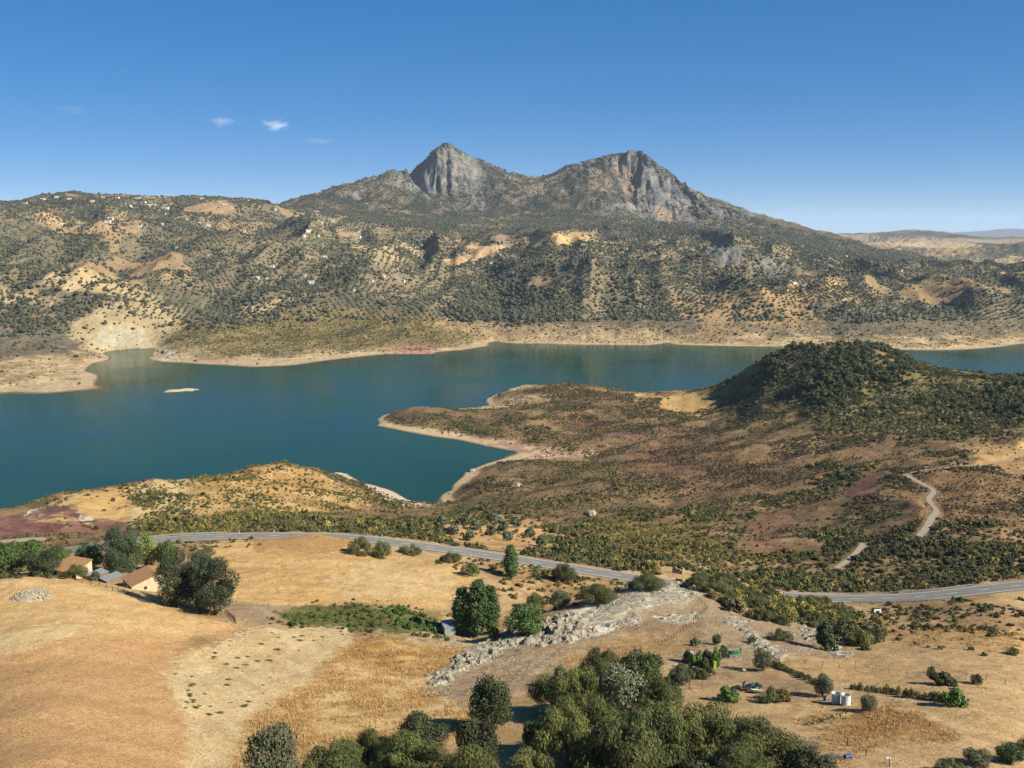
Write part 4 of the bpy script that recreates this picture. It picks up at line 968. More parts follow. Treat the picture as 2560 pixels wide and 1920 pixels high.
for a_, b_ in ((1690,1428),(1700,1440),(1690,1452),(1720,1456)):
    q_ = place(a_, b_, 100, 520); dens[np.hypot(x-q_[0], y-q_[1]) < 8.0] = 0
keep = u < dens*np.clip((1.6/size)**1.3, .12, 1.1)
veg_patch = in_poly(px, py, VEG)
NEARS = tuple(v[keep] for v in (x, y, z, r, size, (rng.random(len(x))[:,None] > np.cumsum(wg/wg.sum(1,keepdims=True), 1)).sum(1), px, py, veg_patch))

def shape_of(me_): return bpy.data.objects.new(me_.name, me_)      # lends its mesh to a scattered mass, not part of the scene itself
# individual shrubs: the ones that show largest
ax, ay, az_, ar, asz, aty, apx, apy = [np.concatenate([MID[k], NEARS[k]]) for k in range(8)]
avp = np.concatenate([np.zeros(len(MID[0]), bool), NEARS[8]])
keyname = ['m_bush', 'm_ybush', 'm_brown', 'm_oak']
nm = ['green_shrub', 'yellow_green_broom', 'brown_scrub', 'oak_tree']
lb = ['green shrub in the scrub between the fields and the lake', 'yellow-green broom in the scrub between the fields and the lake', 'brown dried shrub in the scrub between the fields and the lake', 'dark oak on the wooded hill above the lake']
gp = ['green shrubs in the scrub', 'yellow-green brooms in the scrub', 'brown shrubs in the scrub', 'oaks of the wooded hill']
ct_ = ['shrub', 'shrub', 'shrub', 'tree']; top = [300, 150, 120, 300]
app = asz/ar
def where(a, b):
    """landmark phrase for a plant of the scrub"""
    if b > 1490 and a > 1700: return 'below the bare slope right of the ridge'
    if b > 1380 and a < 700: return 'around the farm on the left'
    if b > 1430: return 'behind the white rock ridge' if a < 1750 else 'on the bank of the right-hand road'
    if b > 1290: return 'beyond the road on the left' if a < 850 else ('beyond the road near the cove' if a < 1550 else 'beyond the right-hand road')
    if a < 1000: return 'on the low hill left of the cove'
    return 'above the cove shore' if a < 1500 else ('on the brown peninsula slope' if a < 2100 else 'by the gravel track at the right')
def where_hill(a, b): return ('on the left flank of the wooded hill' if a < 1960 else 'on the right shoulder of the wooded hill' if a > 2200 else 'on the crown of the wooded hill' if b < 900 else 'on the front of the wooded hill') + ' above the lake'
lb = ['green shrub ', 'yellow-green broom ', 'brown dried shrub ', 'dark oak ']
for t_ in range(4):
    idx = np.where(aty == t_)[0]; idx = idx[np.argsort(-app[idx])]
    vp = idx[avp[idx]][:60]; idx = np.concatenate([vp, idx[~np.isin(idx, vp)]])
    for i in idx[:top[t_]]:
        if avp[i]:
            o = put('vegetable_plant', 'gbush', ax[i], ay[i], az_[i], asz[i], 'leafy green plant in the vegetable plot below the golden field', 'plant', 'plants of the vegetable plot', random.uniform(.8, 1.2))
        else:
            kk = keyname[t_] if t_ == 3 or ar[i] > 430 else {0: 'bush', 1: 'ybush', 2: 'm_brown'}[t_]
            o = put(nm[t_], kk, ax[i], ay[i], az_[i]-.05, asz[i], lb[t_] + (where_hill if t_ == 3 else where)(apx[i], apy[i]), ct_[t_], gp[t_], random.uniform(.75, 1.1))
    rest = idx[top[t_]:]
    if len(rest):
        protos = [shape_of(c_[0]) for c_ in K[keyname[t_]]]
        sc = asz[rest][:,None]*np.stack([np.ones(len(rest)), np.ones(len(rest)), rng.uniform(.7, 1.15, len(rest))], 1)
        scatter(['green_scrub', 'broom_scrub', 'brown_scrub_cover', 'oak_wood'][t_], np.stack([ax[rest], ay[rest], az_[rest]-.05], 1), sc, protos,
                ['green scrub covering the slopes above the lake', 'yellow-green broom covering the slopes above the lake', 'brown dried scrub covering the slopes above the lake', 'dark oak wood thinning out down the hill'][t_], ['scrub', 'scrub', 'scrub', 'wood'][t_])
print('mid plants', len(ax), [int((aty == k).sum()) for k in range(4)])

# far hillside: olive rows in their plots, oak scrub and woods
def olive_rows():
    out = []
    for k in range(6):
        th = math.pi*k/6; c, s_ = math.cos(th), math.sin(th)
        L = 4200; gx, gy = np.meshgrid(np.arange(-L, L, 9.0), np.arange(-L, L, 12.0))
        gx = gx + rng.normal(0, .8, gx.shape); gy = gy + rng.normal(0, .8, gy.shape)
        X_ = (gx*c - gy*s_).ravel(); Y_ = (gx*s_ + gy*c).ravel() + 3500
        r_ = np.hypot(X_, Y_); m_ = (np.abs(np.arctan2(X_, Y_)) < .55) & (r_ > 2050) & (r_ < 5000) & (Y_ > 0)
        X_, Y_ = X_[m_], Y_[m_]; ci = plots(X_, Y_); m_ = (chash(ci, 7)*6).astype(int) == k
        out.append((X_[m_], Y_[m_], ci[m_]))
    return [np.concatenate([o[i] for o in out]) for i in range(3)]
ox, oy, oc = olive_rows()
oz = hgt(ox, oy); orr = np.hypot(ox, oy); opx, opy = project(ox, oy, oz)
vis = ((oz+4-CAMZ)/orr >= samp(horizon, ox, oy)-.0008) & (oz > 20)
rich_o = chash(oc, 5); th_ = chash(oc, 9)
FORB = [[(1135,602),(1165,600),(1200,612),(1280,612),(1240,630),(1200,650),(1130,667),(1100,650),(1180,635),(1175,625),(1150,615)], [(1300,590),(1360,588),(1355,612),(1320,612)], [(1375,585),(1495,580),(1450,600),(1410,612),(1385,605)], [(1610,642),(1670,638),(1655,652),(1620,655)], [(1300,712),(1340,695),(1380,705),(1370,715)],
        [(818,548),(860,542),(850,552),(825,553)], [(835,585),(905,578),(900,592),(850,592)], [(450,520),(560,500),(600,515),(560,535),(470,532)], [(1200,595),(1270,585),(1320,607),(1230,606)]]
def forb(px_, py_):
    m_ = np.zeros(len(px_), bool)
    for q in FORB: m_ |= in_poly(px_, py_, q)
    return m_
WOODS = [[(1105,772),(1180,718),(1260,692),(1330,698),(1400,728),(1440,760),(1452,792),(1370,814),(1280,817),(1120,797)], [(1380,705),(1500,680),(1640,690),(1655,790),(1560,802),(1480,770),(1430,740)], [(1440,566),(1560,568),(1680,560),(1810,575),(1800,590),(1640,585),(1450,582)],
         [(560,440+170),(600,608),(620,640),(540,650),(500,640)], [(640,640),(720,600),(730,520),(760,600),(740,660),(660,760),(580,790)], [(200,600),(300,560),(330,580),(260,640)], [(900,545),(1060,520),(1130,545),(1100,585),(980,570),(900,575)], [(1100,630),(1180,620),(1190,632),(1080,645)],
         [(1740,670),(1800,650),(1900,660),(1990,650),(1960,720),(1820,730),(1720,720)], [(1300,640),(1420,612),(1560,630),(1560,690),(1420,680),(1300,690),(1180,700),(1200,670)], [(500,800),(560,785),(640,800),(600,830),(480,835),(420,850),(430,820)], [(0,650),(130,690),(140,740),(0,720)], [(150,740),(380,730),(330,760),(250,790),(120,780),(0,770),(0,750),(60,765)],
         [(-60,760),(60,770),(150,820),(140,855),(-60,830)], [(1980,640),(2200,640),(2260,690),(2150,680),(2000,660)], [(2000,755),(2100,765),(2220,800),(2150,810),(2020,790)], [(720,690),(860,640),(900,660),(800,760),(640,790)], [(0,510),(250,495),(330,520),(180,560),(0,550)], [(300,505),(420,505),(560,535),(520,550),(330,535)], [(1800,515),(2160,612),(2100,615),(1850,555)],
         [(0,610),(110,600),(190,640),(100,680),(0,650)], [(380,810),(430,800),(480,810),(430,835)]]
OLIVEZ = [[(1430,600),(1500,588),(1600,590),(1600,622),(1500,625),(1420,615)], [(1630,630),(1720,580),(1800,600),(1800,615),(1720,632)], [(890,610),(1080,590),(1090,640),(960,660),(860,640)], [(1910,610),(2000,620),(2020,645),(1960,650)], [(2000,590),(2100,600),(2350,690),(2300,720),(2100,660)], [(2150,740),(2400,760),(2450,800),(2200,790)]]
def inany(L_, px_, py_):
    m_ = np.zeros(len(px_), bool); wx = px_ + rng.normal(0, 6, len(px_)) + (fbm(px_/38, py_/16, 3, 55)-.5)*70; wy = py_ + rng.normal(0, 3, len(py_)) + (fbm(px_/38+5, py_/16, 3, 56)-.5)*30
    for q in L_: m_ |= in_poly(wx, wy, q)
    return m_
okz = inany(OLIVEZ, opx, opy)
acc = vis & ~forb(opx, opy) & ~inany(WOODS, opx, opy) & (rng.random(len(ox)) < np.where(okz, .97, np.where(th_ < .55, .86, np.where(th_ < .75, .4, 0)))) & ((rich_o < .86) | okz)
acc &= (opy < 800)
ox, oy, oz, orr = ox[acc], oy[acc], oz[acc], orr[acc]
# oaks and scrub
x, y, z, r = cand(1450, 5600, 7.0, 9, .55)
px, py = project(x, y, z); u = rng.random(len(x)); ci = plots(x, y); th2 = chash(ci, 9); rich2 = chash(ci, 5)
pat = np.clip((fbm(x/70, y/70, 4, 221)-.5)*3.6+.5, 0, 1)
d = np.where(th2 < .55, .20, np.where(th2 < .75, .5, .8))*(.25+1.3*pat); d[rich2 > .86] *= .35
w_ = inany(WOODS, px, py); d[w_] = .60+.45*pat[w_]; w0_ = inany(WOODS[:1], px, py); d[w0_] = .97
d[(z < 14)] = .03; m_ = (z >= 14) & (z < 34) & ~w_; d[m_] = .10+.12*pat[m_]
d[in_poly(px, py, [(1990,700),(2060,690),(2200,735),(2150,760),(2060,740),(2000,750),(1930,720)])] = .12
d[in_poly(px, py, [(130,690),(180,664),(260,690),(330,715),(400,740),(350,752),(250,735),(140,730)])] = .26
d[in_poly(px, py, [(200,790),(260,765),(380,745),(500,795),(430,845),(330,872),(270,880),(200,860),(170,830)])] = .26
d[in_poly(px, py, [(200,840),(260,815),(300,812),(350,830),(420,850),(385,868),(300,874),(240,868)])] = .01
d[r < 1900] *= .5
mm = r > 4550; d[mm] = .22+.8*pat[mm]**1.2; d[samp(rockm, x, y) > .7] = .04
d[forb(px, py)] = .01
keep = u < d
x, y, z, r = x[keep], y[keep], z[keep], r[keep]
sz = np.clip(5.4*np.exp(rng.normal(0, .33, len(x))), 2.4, 12)*np.where(r > 4550, .85, 1.0)*np.where(z < 34, .6, 1)*np.where(in_poly(px[keep], py[keep], WOODS[0]), 1.35, 1)
print('olives', len(ox), 'oaks', len(x))
def where_far(a): return 'at the far left across the lake' if a < 420 else 'above the low central peninsula' if a < 1080 else 'around the dark wooded knoll' if a < 1500 else 'below the rocky crag' if a < 1950 else 'at the far right across the lake'
def far_set(x, y, z, r, sz, meshes, name, label, group, n_ind, sname, slabel, scat):
    app_ = sz/r; o_ = np.argsort(-app_); first_ = []
    for k, i in enumerate(o_[:n_ind]):
        o = link(name, meshes[k % len(meshes)], None, label + where_far(float(project(x[i], y[i], z[i])[0])), 'tree', group); o.location = (x[i], y[i], z[i]-.2); o.scale = (sz[i],)*3; o.rotation_euler[2] = random.uniform(0, 6.28)
        pass
    q = o_[n_ind:]
    s3 = sz[q][:,None]*np.stack([rng.uniform(.85,1.2,len(q)), rng.uniform(.85,1.2,len(q)), rng.uniform(.75,1.15,len(q))], 1)
    scatter(sname, np.stack([x[q], y[q], z[q]-.2], 1), s3, [shape_of(m__) for m__ in meshes], slabel, scat)
far_set(ox, oy, oz, orr, rng.uniform(4.2, 6.4, len(ox)), FAR_OLIVE, 'olive_tree', 'small olive tree in the planted rows ', 'olive trees in rows across the lake', 250, 'olive_groves', 'olive groves in rows on the far hillside', 'olive grove')
far_set(x, y, z, r, sz, FAR_OAK, 'far_oak_tree', 'dark oak on the slopes ', 'oaks across the lake', 250, 'oak_scrub', 'dark oak scrub and woods on the far slopes and mountain', 'wood')
# low scrub on the bare benches of the far shore
x, y, z, r = cand(1400, 2500, 4.6, 15, .55)
px, py = project(x, y, z); m_ = (z > 2.5) & (z < 40)
pat = np.clip((fbm(x/30, y/30, 4, 231)-.5)*3.6+.5, 0, 1); bench_ = .5+.5*np.sin(z*2.1)
d = (.04+.5*pat)*(.25+.75*bench_); d[px < 430] *= .22
cp_ = in_poly(px, py, [(470,790),(800,775),(1080,790),(1200,840),(1100,860),(800,870),(560,895),(480,860)]); d[cp_] = .45+.6*bench_[cp_]*pat[cp_]
k_ = m_ & (rng.random(len(x)) < d)
s_ = rng.uniform(1.6, 3.6, k_.sum()); me_ = [shape_of(K['m_bush'][v][0]) for v in range(2)] + [shape_of(K['m_ybush'][0][0])]
scatter('shore_scrub', np.stack([x[k_], y[k_], z[k_]-.05], 1), s_[:,None]*np.array([1.2,1.2,.8]), me_, 'low scrub in lines along the far shore', 'scrub')
print('shore', k_.sum())

# dry grass, weeds and stones of the near fields
def tuft_mesh(name, seed, n, mat, h=1.0, spread=.5, bw=.05):
    g = np.random.default_rng(seed); a = g.uniform(0, 6.28, n); q = spread*np.sqrt(g.random(n)); lean = g.uniform(.1, .6, n)
    base_ = np.stack([q*np.cos(a), q*np.sin(a), np.zeros(n)], 1); hh = h*g.uniform(.5, 1.1, n)
    tip = base_ + np.stack([np.cos(a)*lean*hh, np.sin(a)*lean*hh, hh], 1); side = np.stack([-np.sin(a+g.normal(size=n)), np.cos(a+g.normal(size=n)), np.zeros(n)], 1)*bw
    co = np.stack([base_-side, base_+side, tip], 1).reshape(-1,3)
    me = quads_mesh(name, co, np.arange(n*3).reshape(-1,3), False); leaf_attr(me, np.clip(g.normal(.5, .3, n), 0, 1).repeat(3)); me.materials.append(mat); return me
G1 = [tuft_mesh('grass_tuft', 40+i, 60, LM['grass'], .34, .9, .03) for i in range(3)]
it = [shape_of(m__) for m__ in G1]
x, y, z, r = cand(165, 450, .62, 16, .54)
px, py = project(x, y, z); n1 = np.clip((fbm(x/5, y/5, 4, 241)-.5)*5+.45, 0, 1)
d = np.full(len(x), .02)*n1
def dz(poly, v): 
    m_ = in_poly(px + rng.normal(0, 12, len(px)), py + rng.normal(0, 6, len(py)), poly); d[m_] = (v*(.15+.95*n1))[m_]
dz(SLOPE, .03); dz(TALL, .24); dz(GOLD, .04); dz([(2110,1780),(2230,1765),(2340,1810),(2400,1850),(2250,1850),(2100,1850)], .9); dz([(2150,1570),(2560,1540),(2560,1640),(2300,1620)], .25)
dz([(480,1535),(620,1555),(600,1580),(520,1600),(470,1580)], .35); dz([(1240,1420),(1560,1450),(1400,1520),(1320,1500)], .4); dz([(1990,1800),(2110,1770),(2250,1850),(2100,1920),(2000,1900)], .35); dz([(1380,1660),(1500,1620),(1720,1590),(1720,1640),(1500,1690)], .2); dz(FIELD_L, .012); dz(PALE, .012); dz([(600,1800),(900,1850),(900,1930),(590,1930)], .5)
k_ = (rng.random(len(x)) < d) & (road_dist(x, y) > 7); s_ = rng.uniform(.7, 1.6, k_.sum())*np.where(in_poly(px[k_], py[k_], TALL), 1.25, .8)
print('tufts', k_.sum())
scatter('dry_grass', np.stack([x[k_], y[k_], z[k_]-.02], 1), s_[:,None]*np.array([1.2,1.2,1.0]), it[:3], 'tall dry golden grass of the near fields', 'grass')

# ------------------------------------------------------------------ built things
M = {'white': simple('whitewash', (236,230,218), .08, .5), 'cream': simple('cream_render', (214,190,150), .15, .6), 'tile': simple('clay_tiles', (176,132,88), .25, 1.5, bump=.3), 'brick': simple('brick_wall', (150,116,86), .2, 2),
     'redtile': simple('red_tiles', (172,110,84), .2, 1), 'sheet': simple('galvanised_sheet', (172,174,172), .18, .8, .5, metal=.3), 'wood': simple('weathered_wood', (108,90,72), .3, 4), 'darkwood': simple('dark_wood', (72,60,50), .3, 4),
     'asphalt': simple('asphalt', (138,132,122), .10, .25, .9, bump=.2), 'paint': simple('road_paint', (226,226,220), .12, 2), 'steel': simple('galvanised_steel', (205,205,200), .1, 2, .5), 'dsteel': simple('dull_steel', (104,104,100), .15, 2, .5),
     'gravel': simple('gravel_path', (166,150,128), .16, .7, bump=.4), 'rock': None, 'plastic': simple('white_plastic', (232,230,222), .06, 2, .5), 'blue': simple('blue_plastic', (48,92,160), .12, 3, .4), 'lime': simple('lime_board', (150,196,70), .12, 3), 'yellow': simple('yellow_plastic', (226,196,64), .08, 3, .5),
     'black': simple('black_plastic', (44,46,50), .25, 3, .5), 'greyp': simple('grey_plastic', (120,128,134), .15, 3, .5), 'brown': simple('brown_board', (122,80,56), .2, 3), 'net': simple('green_netting', (40,132,98), .2, 3), 'red': simple('red_cloth', (196,92,70), .15, 3), 'glass': simple('dark_window', (50,56,62), .1, 2, .3), 'pear': simple('cactus_pads', (150,150,84), .25, 3), 'rust': simple('rusty_metal', (130,84,58), .3, 3)}
def rock_material(name, a, b):
    t = NT(name); f = t.noise(.55, 7, .7); g = t.noise(3.2, 4, .7)
    t.base(t.mixc(t.ramp(f, .36, .66, 0, 1), alb(*a), alb(*b))); t.bump(g, .8, .25); t.b.inputs['Roughness'].default_value = 1; return t.m
M['rock'] = rock_material('limestone', (122,112,98), (200,186,160)); M['stone'] = rock_material('field_stone', (150,134,110), (206,188,156)); M['ruin'] = rock_material('ruin_masonry', (160,128,96), (204,174,138))

def mesh_of(name, parts, mat, smooth=False):
    co, q = join_parts(parts)
    tris = [f for f in q]
    me = bpy.data.meshes.new(name); me.from_pydata([tuple(map(float, c)) for c in co], [], tris); me.update()
    if smooth: me.polygons.foreach_set('use_smooth', [True]*len(me.polygons))
    me.materials.append(mat); return me
def box(x0, x1, y0, y1, z0_, z1):
    return [(x0,y0,z0_),(x1,y0,z0_),(x1,y1,z0_),(x0,y1,z0_),(x0,y0,z1),(x1,y0,z1),(x1,y1,z1),(x0,y1,z1)], [(0,3,2,1),(4,5,6,7),(0,1,5,4),(1,2,6,5),(2,3,7,6),(3,0,4,7)]
def lathe(prof, n=16):
    co = []; q = []
    for r_, z_ in prof:
        for k in range(n): co.append((r_*math.cos(6.28319*k/n), r_*math.sin(6.28319*k/n), z_))
    for k in range(len(prof)-1):
        for j in range(n): a = k*n+j; b = k*n+(j+1) % n; q.append((a, b, b+n, a+n))
    return co, q
def empty(name, loc, rz=0, label=None, cat=None, group=None):
    o = link(name, None, None, label, cat, group); o.location = loc; o.rotation_euler = (0, 0, rz); return o
def part(name, parts, mat, parent, smooth=False): return link(name, mesh_of(name, parts, mat, smooth), parent)
def at(px, py, rmax=1500): return place(px, py, 100, rmax)

# the road, its paint and rails
def strip(path, lo, hi, dz, n=1, s0=0, s1=None, drape=False):
    p = path[s0:s1]; t = np.gradient(p[:,:2], axis=0); t /= np.linalg.norm(t, axis=1, keepdims=True); nn = np.stack([t[:,1], -t[:,0]], 1)
    co = []
    for j in range(n+1):
        o_ = lo + (hi-lo)*j/n; c = np.zeros((len(p),3)); c[:,:2] = p[:,:2] + nn*(o_ if np.isscalar(o_) else o_[:,None])
        c[:,2] = (hgt(c[:,0], c[:,1]) if drape else p[:,2]) + dz; co.append(c)
    L_ = len(p); q = [(j*L_+k, j*L_+k+1, (j+1)*L_+k+1, (j+1)*L_+k) for j in range(n) for k in range(L_-1)]
    return [tuple(v) for c in co for v in c], q
rd = link('road', mesh_of('road', [strip(road, -4.7, 4.7, .06, 4)], M['asphalt']), kind='structure')
part('edge_line', [strip(road, -3.95, -3.68, .068)], M['paint'], rd); part('edge_line', [strip(road, 3.68, 3.95, .068)], M['paint'], rd)
part('centre_line', [strip(road, -.12, .12, .068, 1, k, k+3) for k in range(0, len(road)-4, 6)], M['paint'], rd)
def px_of_road(): return project(road[:,0], road[:,1], road[:,2])[0]
rpx = px_of_road()
def rail(x0, x1, side, mat, label):
    k = np.where((rpx >= x0) & (rpx <= x1))[0]; a, b = k[0], k[-1]
    o = link('guard_rail', None, None, label, 'guard rail', 'guard rails of the valley road')
    part('beam', [strip(road, side, side+.02*np.sign(side), .50, 1, a, b), strip(road, side-.05, side+.07, .80, 1, a, b)], mat, o)
    p = road[a:b]; t = np.gradient(p[:,:2], axis=0); t /= np.linalg.norm(t, axis=1, keepdims=True)
    s_ = strip(road, side, side+.001, .46, 1, a, b)[0][:b-a]
    co = [(v[0], v[1], v[2]) for v in s_] + [(v[0], v[1], v[2]+.36) for v in s_]
    L_ = len(s_); part('beam', [(co, [(j, j+1, j+1+L_, j+L_) for j in range(L_-1)])], mat, o)
    pm = mesh_of('post', [box(-.07,.07,-.07,.07,-.3,.86)], mat)
    for j in range(0, L_, 2):
        q = link('post', pm, o); q.location = (s_[j][0], s_[j][1], s_[j][2]-.46)
rail(240, 575, -5.1, M['steel'], 'bright steel guard rail on the far side of the road behind the farm')
rail(1150, 1545, -5.1, M['dsteel'], 'dark steel guard rail on the far side of the road before it disappears')
rail(2040, 2470, -5.1, M['steel'], 'long pale guard rail on the far side of the right-hand road')
rail(2125, 2345, 5.1, M['steel'], 'guard rail with visible posts on the near side of the right-hand road')
for px_, py_, l in ((685,1330,'far left'),(826,1331,'above the golden mound'),(955,1342,'above the green broom'),(1176,1388,'on the near verge by the lone poplar'),(1208,1368,'across the road by the lone poplar'),(598,1333,'behind the farm field')):
    x_, y_, z_, _ = at(px_, py_, 520); o = empty('marker_post', (x_, y_, z_), 0, 'small white road marker post, ' + l, 'post', 'road marker posts')
    part('post', [box(-.16,.16,-.10,.10,-.2,1.15)], M['plastic'], o); part('reflector', [box(-.17,.17,-.115,-.10,.75,.95)], M['black'], o)
x_, y_, z_, _ = at(2193, 1533, 420); o = empty('culvert', (x_, y_, z_), .2, 'small white concrete culvert below the right-hand road', 'culvert')
part('headwall', [box(-1.4,-.7,-.3,.3,-.5,1.0), box(.7,1.4,-.3,.3,-.5,1.0), box(-1.4,1.4,-.31,.31,1.0,1.4)], M['white'], o); part('pipe', [lathe([(.62,-.5),(.62,.9)], 12)], M['glass'], o)

# gravel tracks
for q_, w_ in TRACKS:
    hw = w_*(.75+.5*vnoise(np.arange(len(q_))*.13, np.zeros(len(q_)), 5))/2
    link('path', mesh_of('path', [strip(q_, -hw, hw, .04, 4)], M['gravel'], True), kind='structure')

# farm
def vec2(x_, y_): return np.array([x_, y_])
def house(name, px_, py_, yaw, L_, D_, he, hr, wall, roof, label, kind_='gable', cat='house', over=.35, openings=(), rmax=700):
    """origin at the front-left corner on the ground; x along the front, y into depth"""
    x_, y_, z_, _ = at(px_, py_, rmax); o = empty(name, (x_, y_, z_), yaw, label, cat)
    lo = -1.5
    if kind_ == 'gable':      # ridge along x, D_/2 deep
        part('wall', [([(0,0,lo),(L_,0,lo),(L_,D_,lo),(0,D_,lo),(0,0,he),(L_,0,he),(L_,D_,he),(0,D_,he),(0,D_/2,hr),(L_,D_/2,hr)], [(0,1,5,4),(1,2,6,9,5),(2,3,7,6),(3,0,4,8,7)])], wall, o)
        sl = (hr-he)/(D_/2); e = over; t = .16
        def slope(y0, y1, z0_, z1): return ([(-e,y0,z0_),(L_+e,y0,z0_),(L_+e,y1,z1),(-e,y1,z1),(-e,y0,z0_+t),(L_+e,y0,z0_+t),(L_+e,y1,z1+t),(-e,y1,z1+t)], [(0,3,2,1),(4,5,6,7),(0,1,5,4),(1,2,6,5),(2,3,7,6),(3,0,4,7)])
        rf = part('roof', [slope(-e, D_/2, he-sl*e+.02, hr+.02), slope(D_+e, D_/2, he-sl*e+.02, hr+.025)], roof, o)
    else:                     # one slope rising to the back
        part('wall', [([(0,0,lo),(L_,0,lo),(L_,D_,lo),(0,D_,lo),(0,0,he),(L_,0,he),(L_,D_,hr),(0,D_,hr)], [(0,1,5,4),(1,2,6,5),(2,3,7,6),(3,0,4,7)])], wall, o)
        sl = (hr-he)/D_; e = over; t = .10; z0_ = he-sl*e+.02; z1 = hr+sl*e+.02
        if roof is M['sheet']:
            n = int(L_/.38); co = []; q = []
            for k in range(n+1):
                xx = -e + (L_+2*e)*k/n; zz = .07*(k % 2)
                co += [(xx,-e,z0_+zz+.02),(xx,D_+e,z1+zz+.02)]
            q = [(2*k, 2*k+2, 2*k+3, 2*k+1) for k in range(n)]
            part('roof', [(co, q)], roof, o)
        else:
            part('roof', [([(-e,-e,z0_),(L_+e,-e,z0_),(L_+e,D_+e,z1),(-e,D_+e,z1),(-e,-e,z0_+t),(L_+e,-e,z0_+t),(L_+e,D_+e,z1+t),(-e,D_+e,z1+t)], [(0,3,2,1),(4,5,6,7),(0,1,5,4),(1,2,6,5),(2,3,7,6),(3,0,4,7)])], roof, o)
    for nm_, side, u0, u1, v0, v1 in openings:
        if side == 'front': b_ = box(u0, u1, -.06, .04, v0, v1)
        elif side == 'left': b_ = box(-.06, .04, u0, u1, v0, v1)
        else: b_ = box(L_-.04, L_+.06, u0, u1, v0, v1)
        part(nm_, [b_], M['glass'] if nm_ == 'window' else M['darkwood'], o)
    return o
yawF = math.atan2(-8.3, 6.1)
house('farmhouse', 308, 1466, yawF, 10.5, 17.0, 3.0, 5.6, M['cream'], M['tile'], 'farmhouse with a brown tiled roof beside the eucalyptus clump', openings=(('door','front',6.2,7.4,-.2,2.1),('window','front',2.0,3.0,1.0,2.0),('window','front',8.4,9.2,1.0,2.0),('window','right',4.0,5.0,1.1,2.1)))
house('barn', 142, 1440, -.42, 8.5, 8.0, 2.2, 4.6, M['cream'], M['tile'], 'small barn with a sloping tan roof left of the farm sheds', 'mono', 'barn', openings=(('door','front',7.5,9.0,-.3,2.0),('window','front',3,4,1.0,1.8)))
house('metal_shed', 212, 1446, -.75, 6.0, 6.0, 1.4, 2.3, M['brick'], M['sheet'], 'low shed with a grey corrugated roof next to the barn', 'mono', 'shed', .2)
house('metal_shed', 250, 1454, -.75, 5.5, 6.0, 1.3, 2.2, M['brick'], M['sheet'], 'low shed with a grey corrugated roof against the farmhouse', 'mono', 'shed', .2)
house('hut', 1112, 1588, .35, 3.6, 4.2, 2.4, 3.2, M['sheet'], M['sheet'], 'small grey sheet-metal hut at the foot of the poplars', 'mono', 'hut', .15)

# stones
def rock_mesh(name, seed, mat, sub=3, rough=.5, flat=.7):
    import bmesh
    bm = bmesh.new(); bmesh.ops.create_icosphere(bm, subdivisions=sub, radius=1.0)
    c = np.array([v.co[:] for v in bm.verts]); s_ = seed*7.7
    f = 1 + rough*((ridged(c[:,0]*1.3+s_, c[:,1]*1.3+c[:,2]*.9, 3, seed)-.55)*1.2 + (fbm(c[:,0]*3+s_, c[:,1]*3-c[:,2]*2, 3, seed+3)-.5)*.7)
    for v, k in zip(bm.verts, f): v.co = (v.co.x*k, v.co.y*k, v.co.z*k*flat)
    me = bpy.data.meshes.new(name); bm.to_mesh(me); bm.free(); me.materials.append(mat); return me
ROCKS = [rock_mesh('boulder', 300+i, M['rock'], 3, .85, .65) for i in range(7)]
STONES = [rock_mesh('stone', 330+i, M['stone'], 1, .5, .7) for i in range(4)]
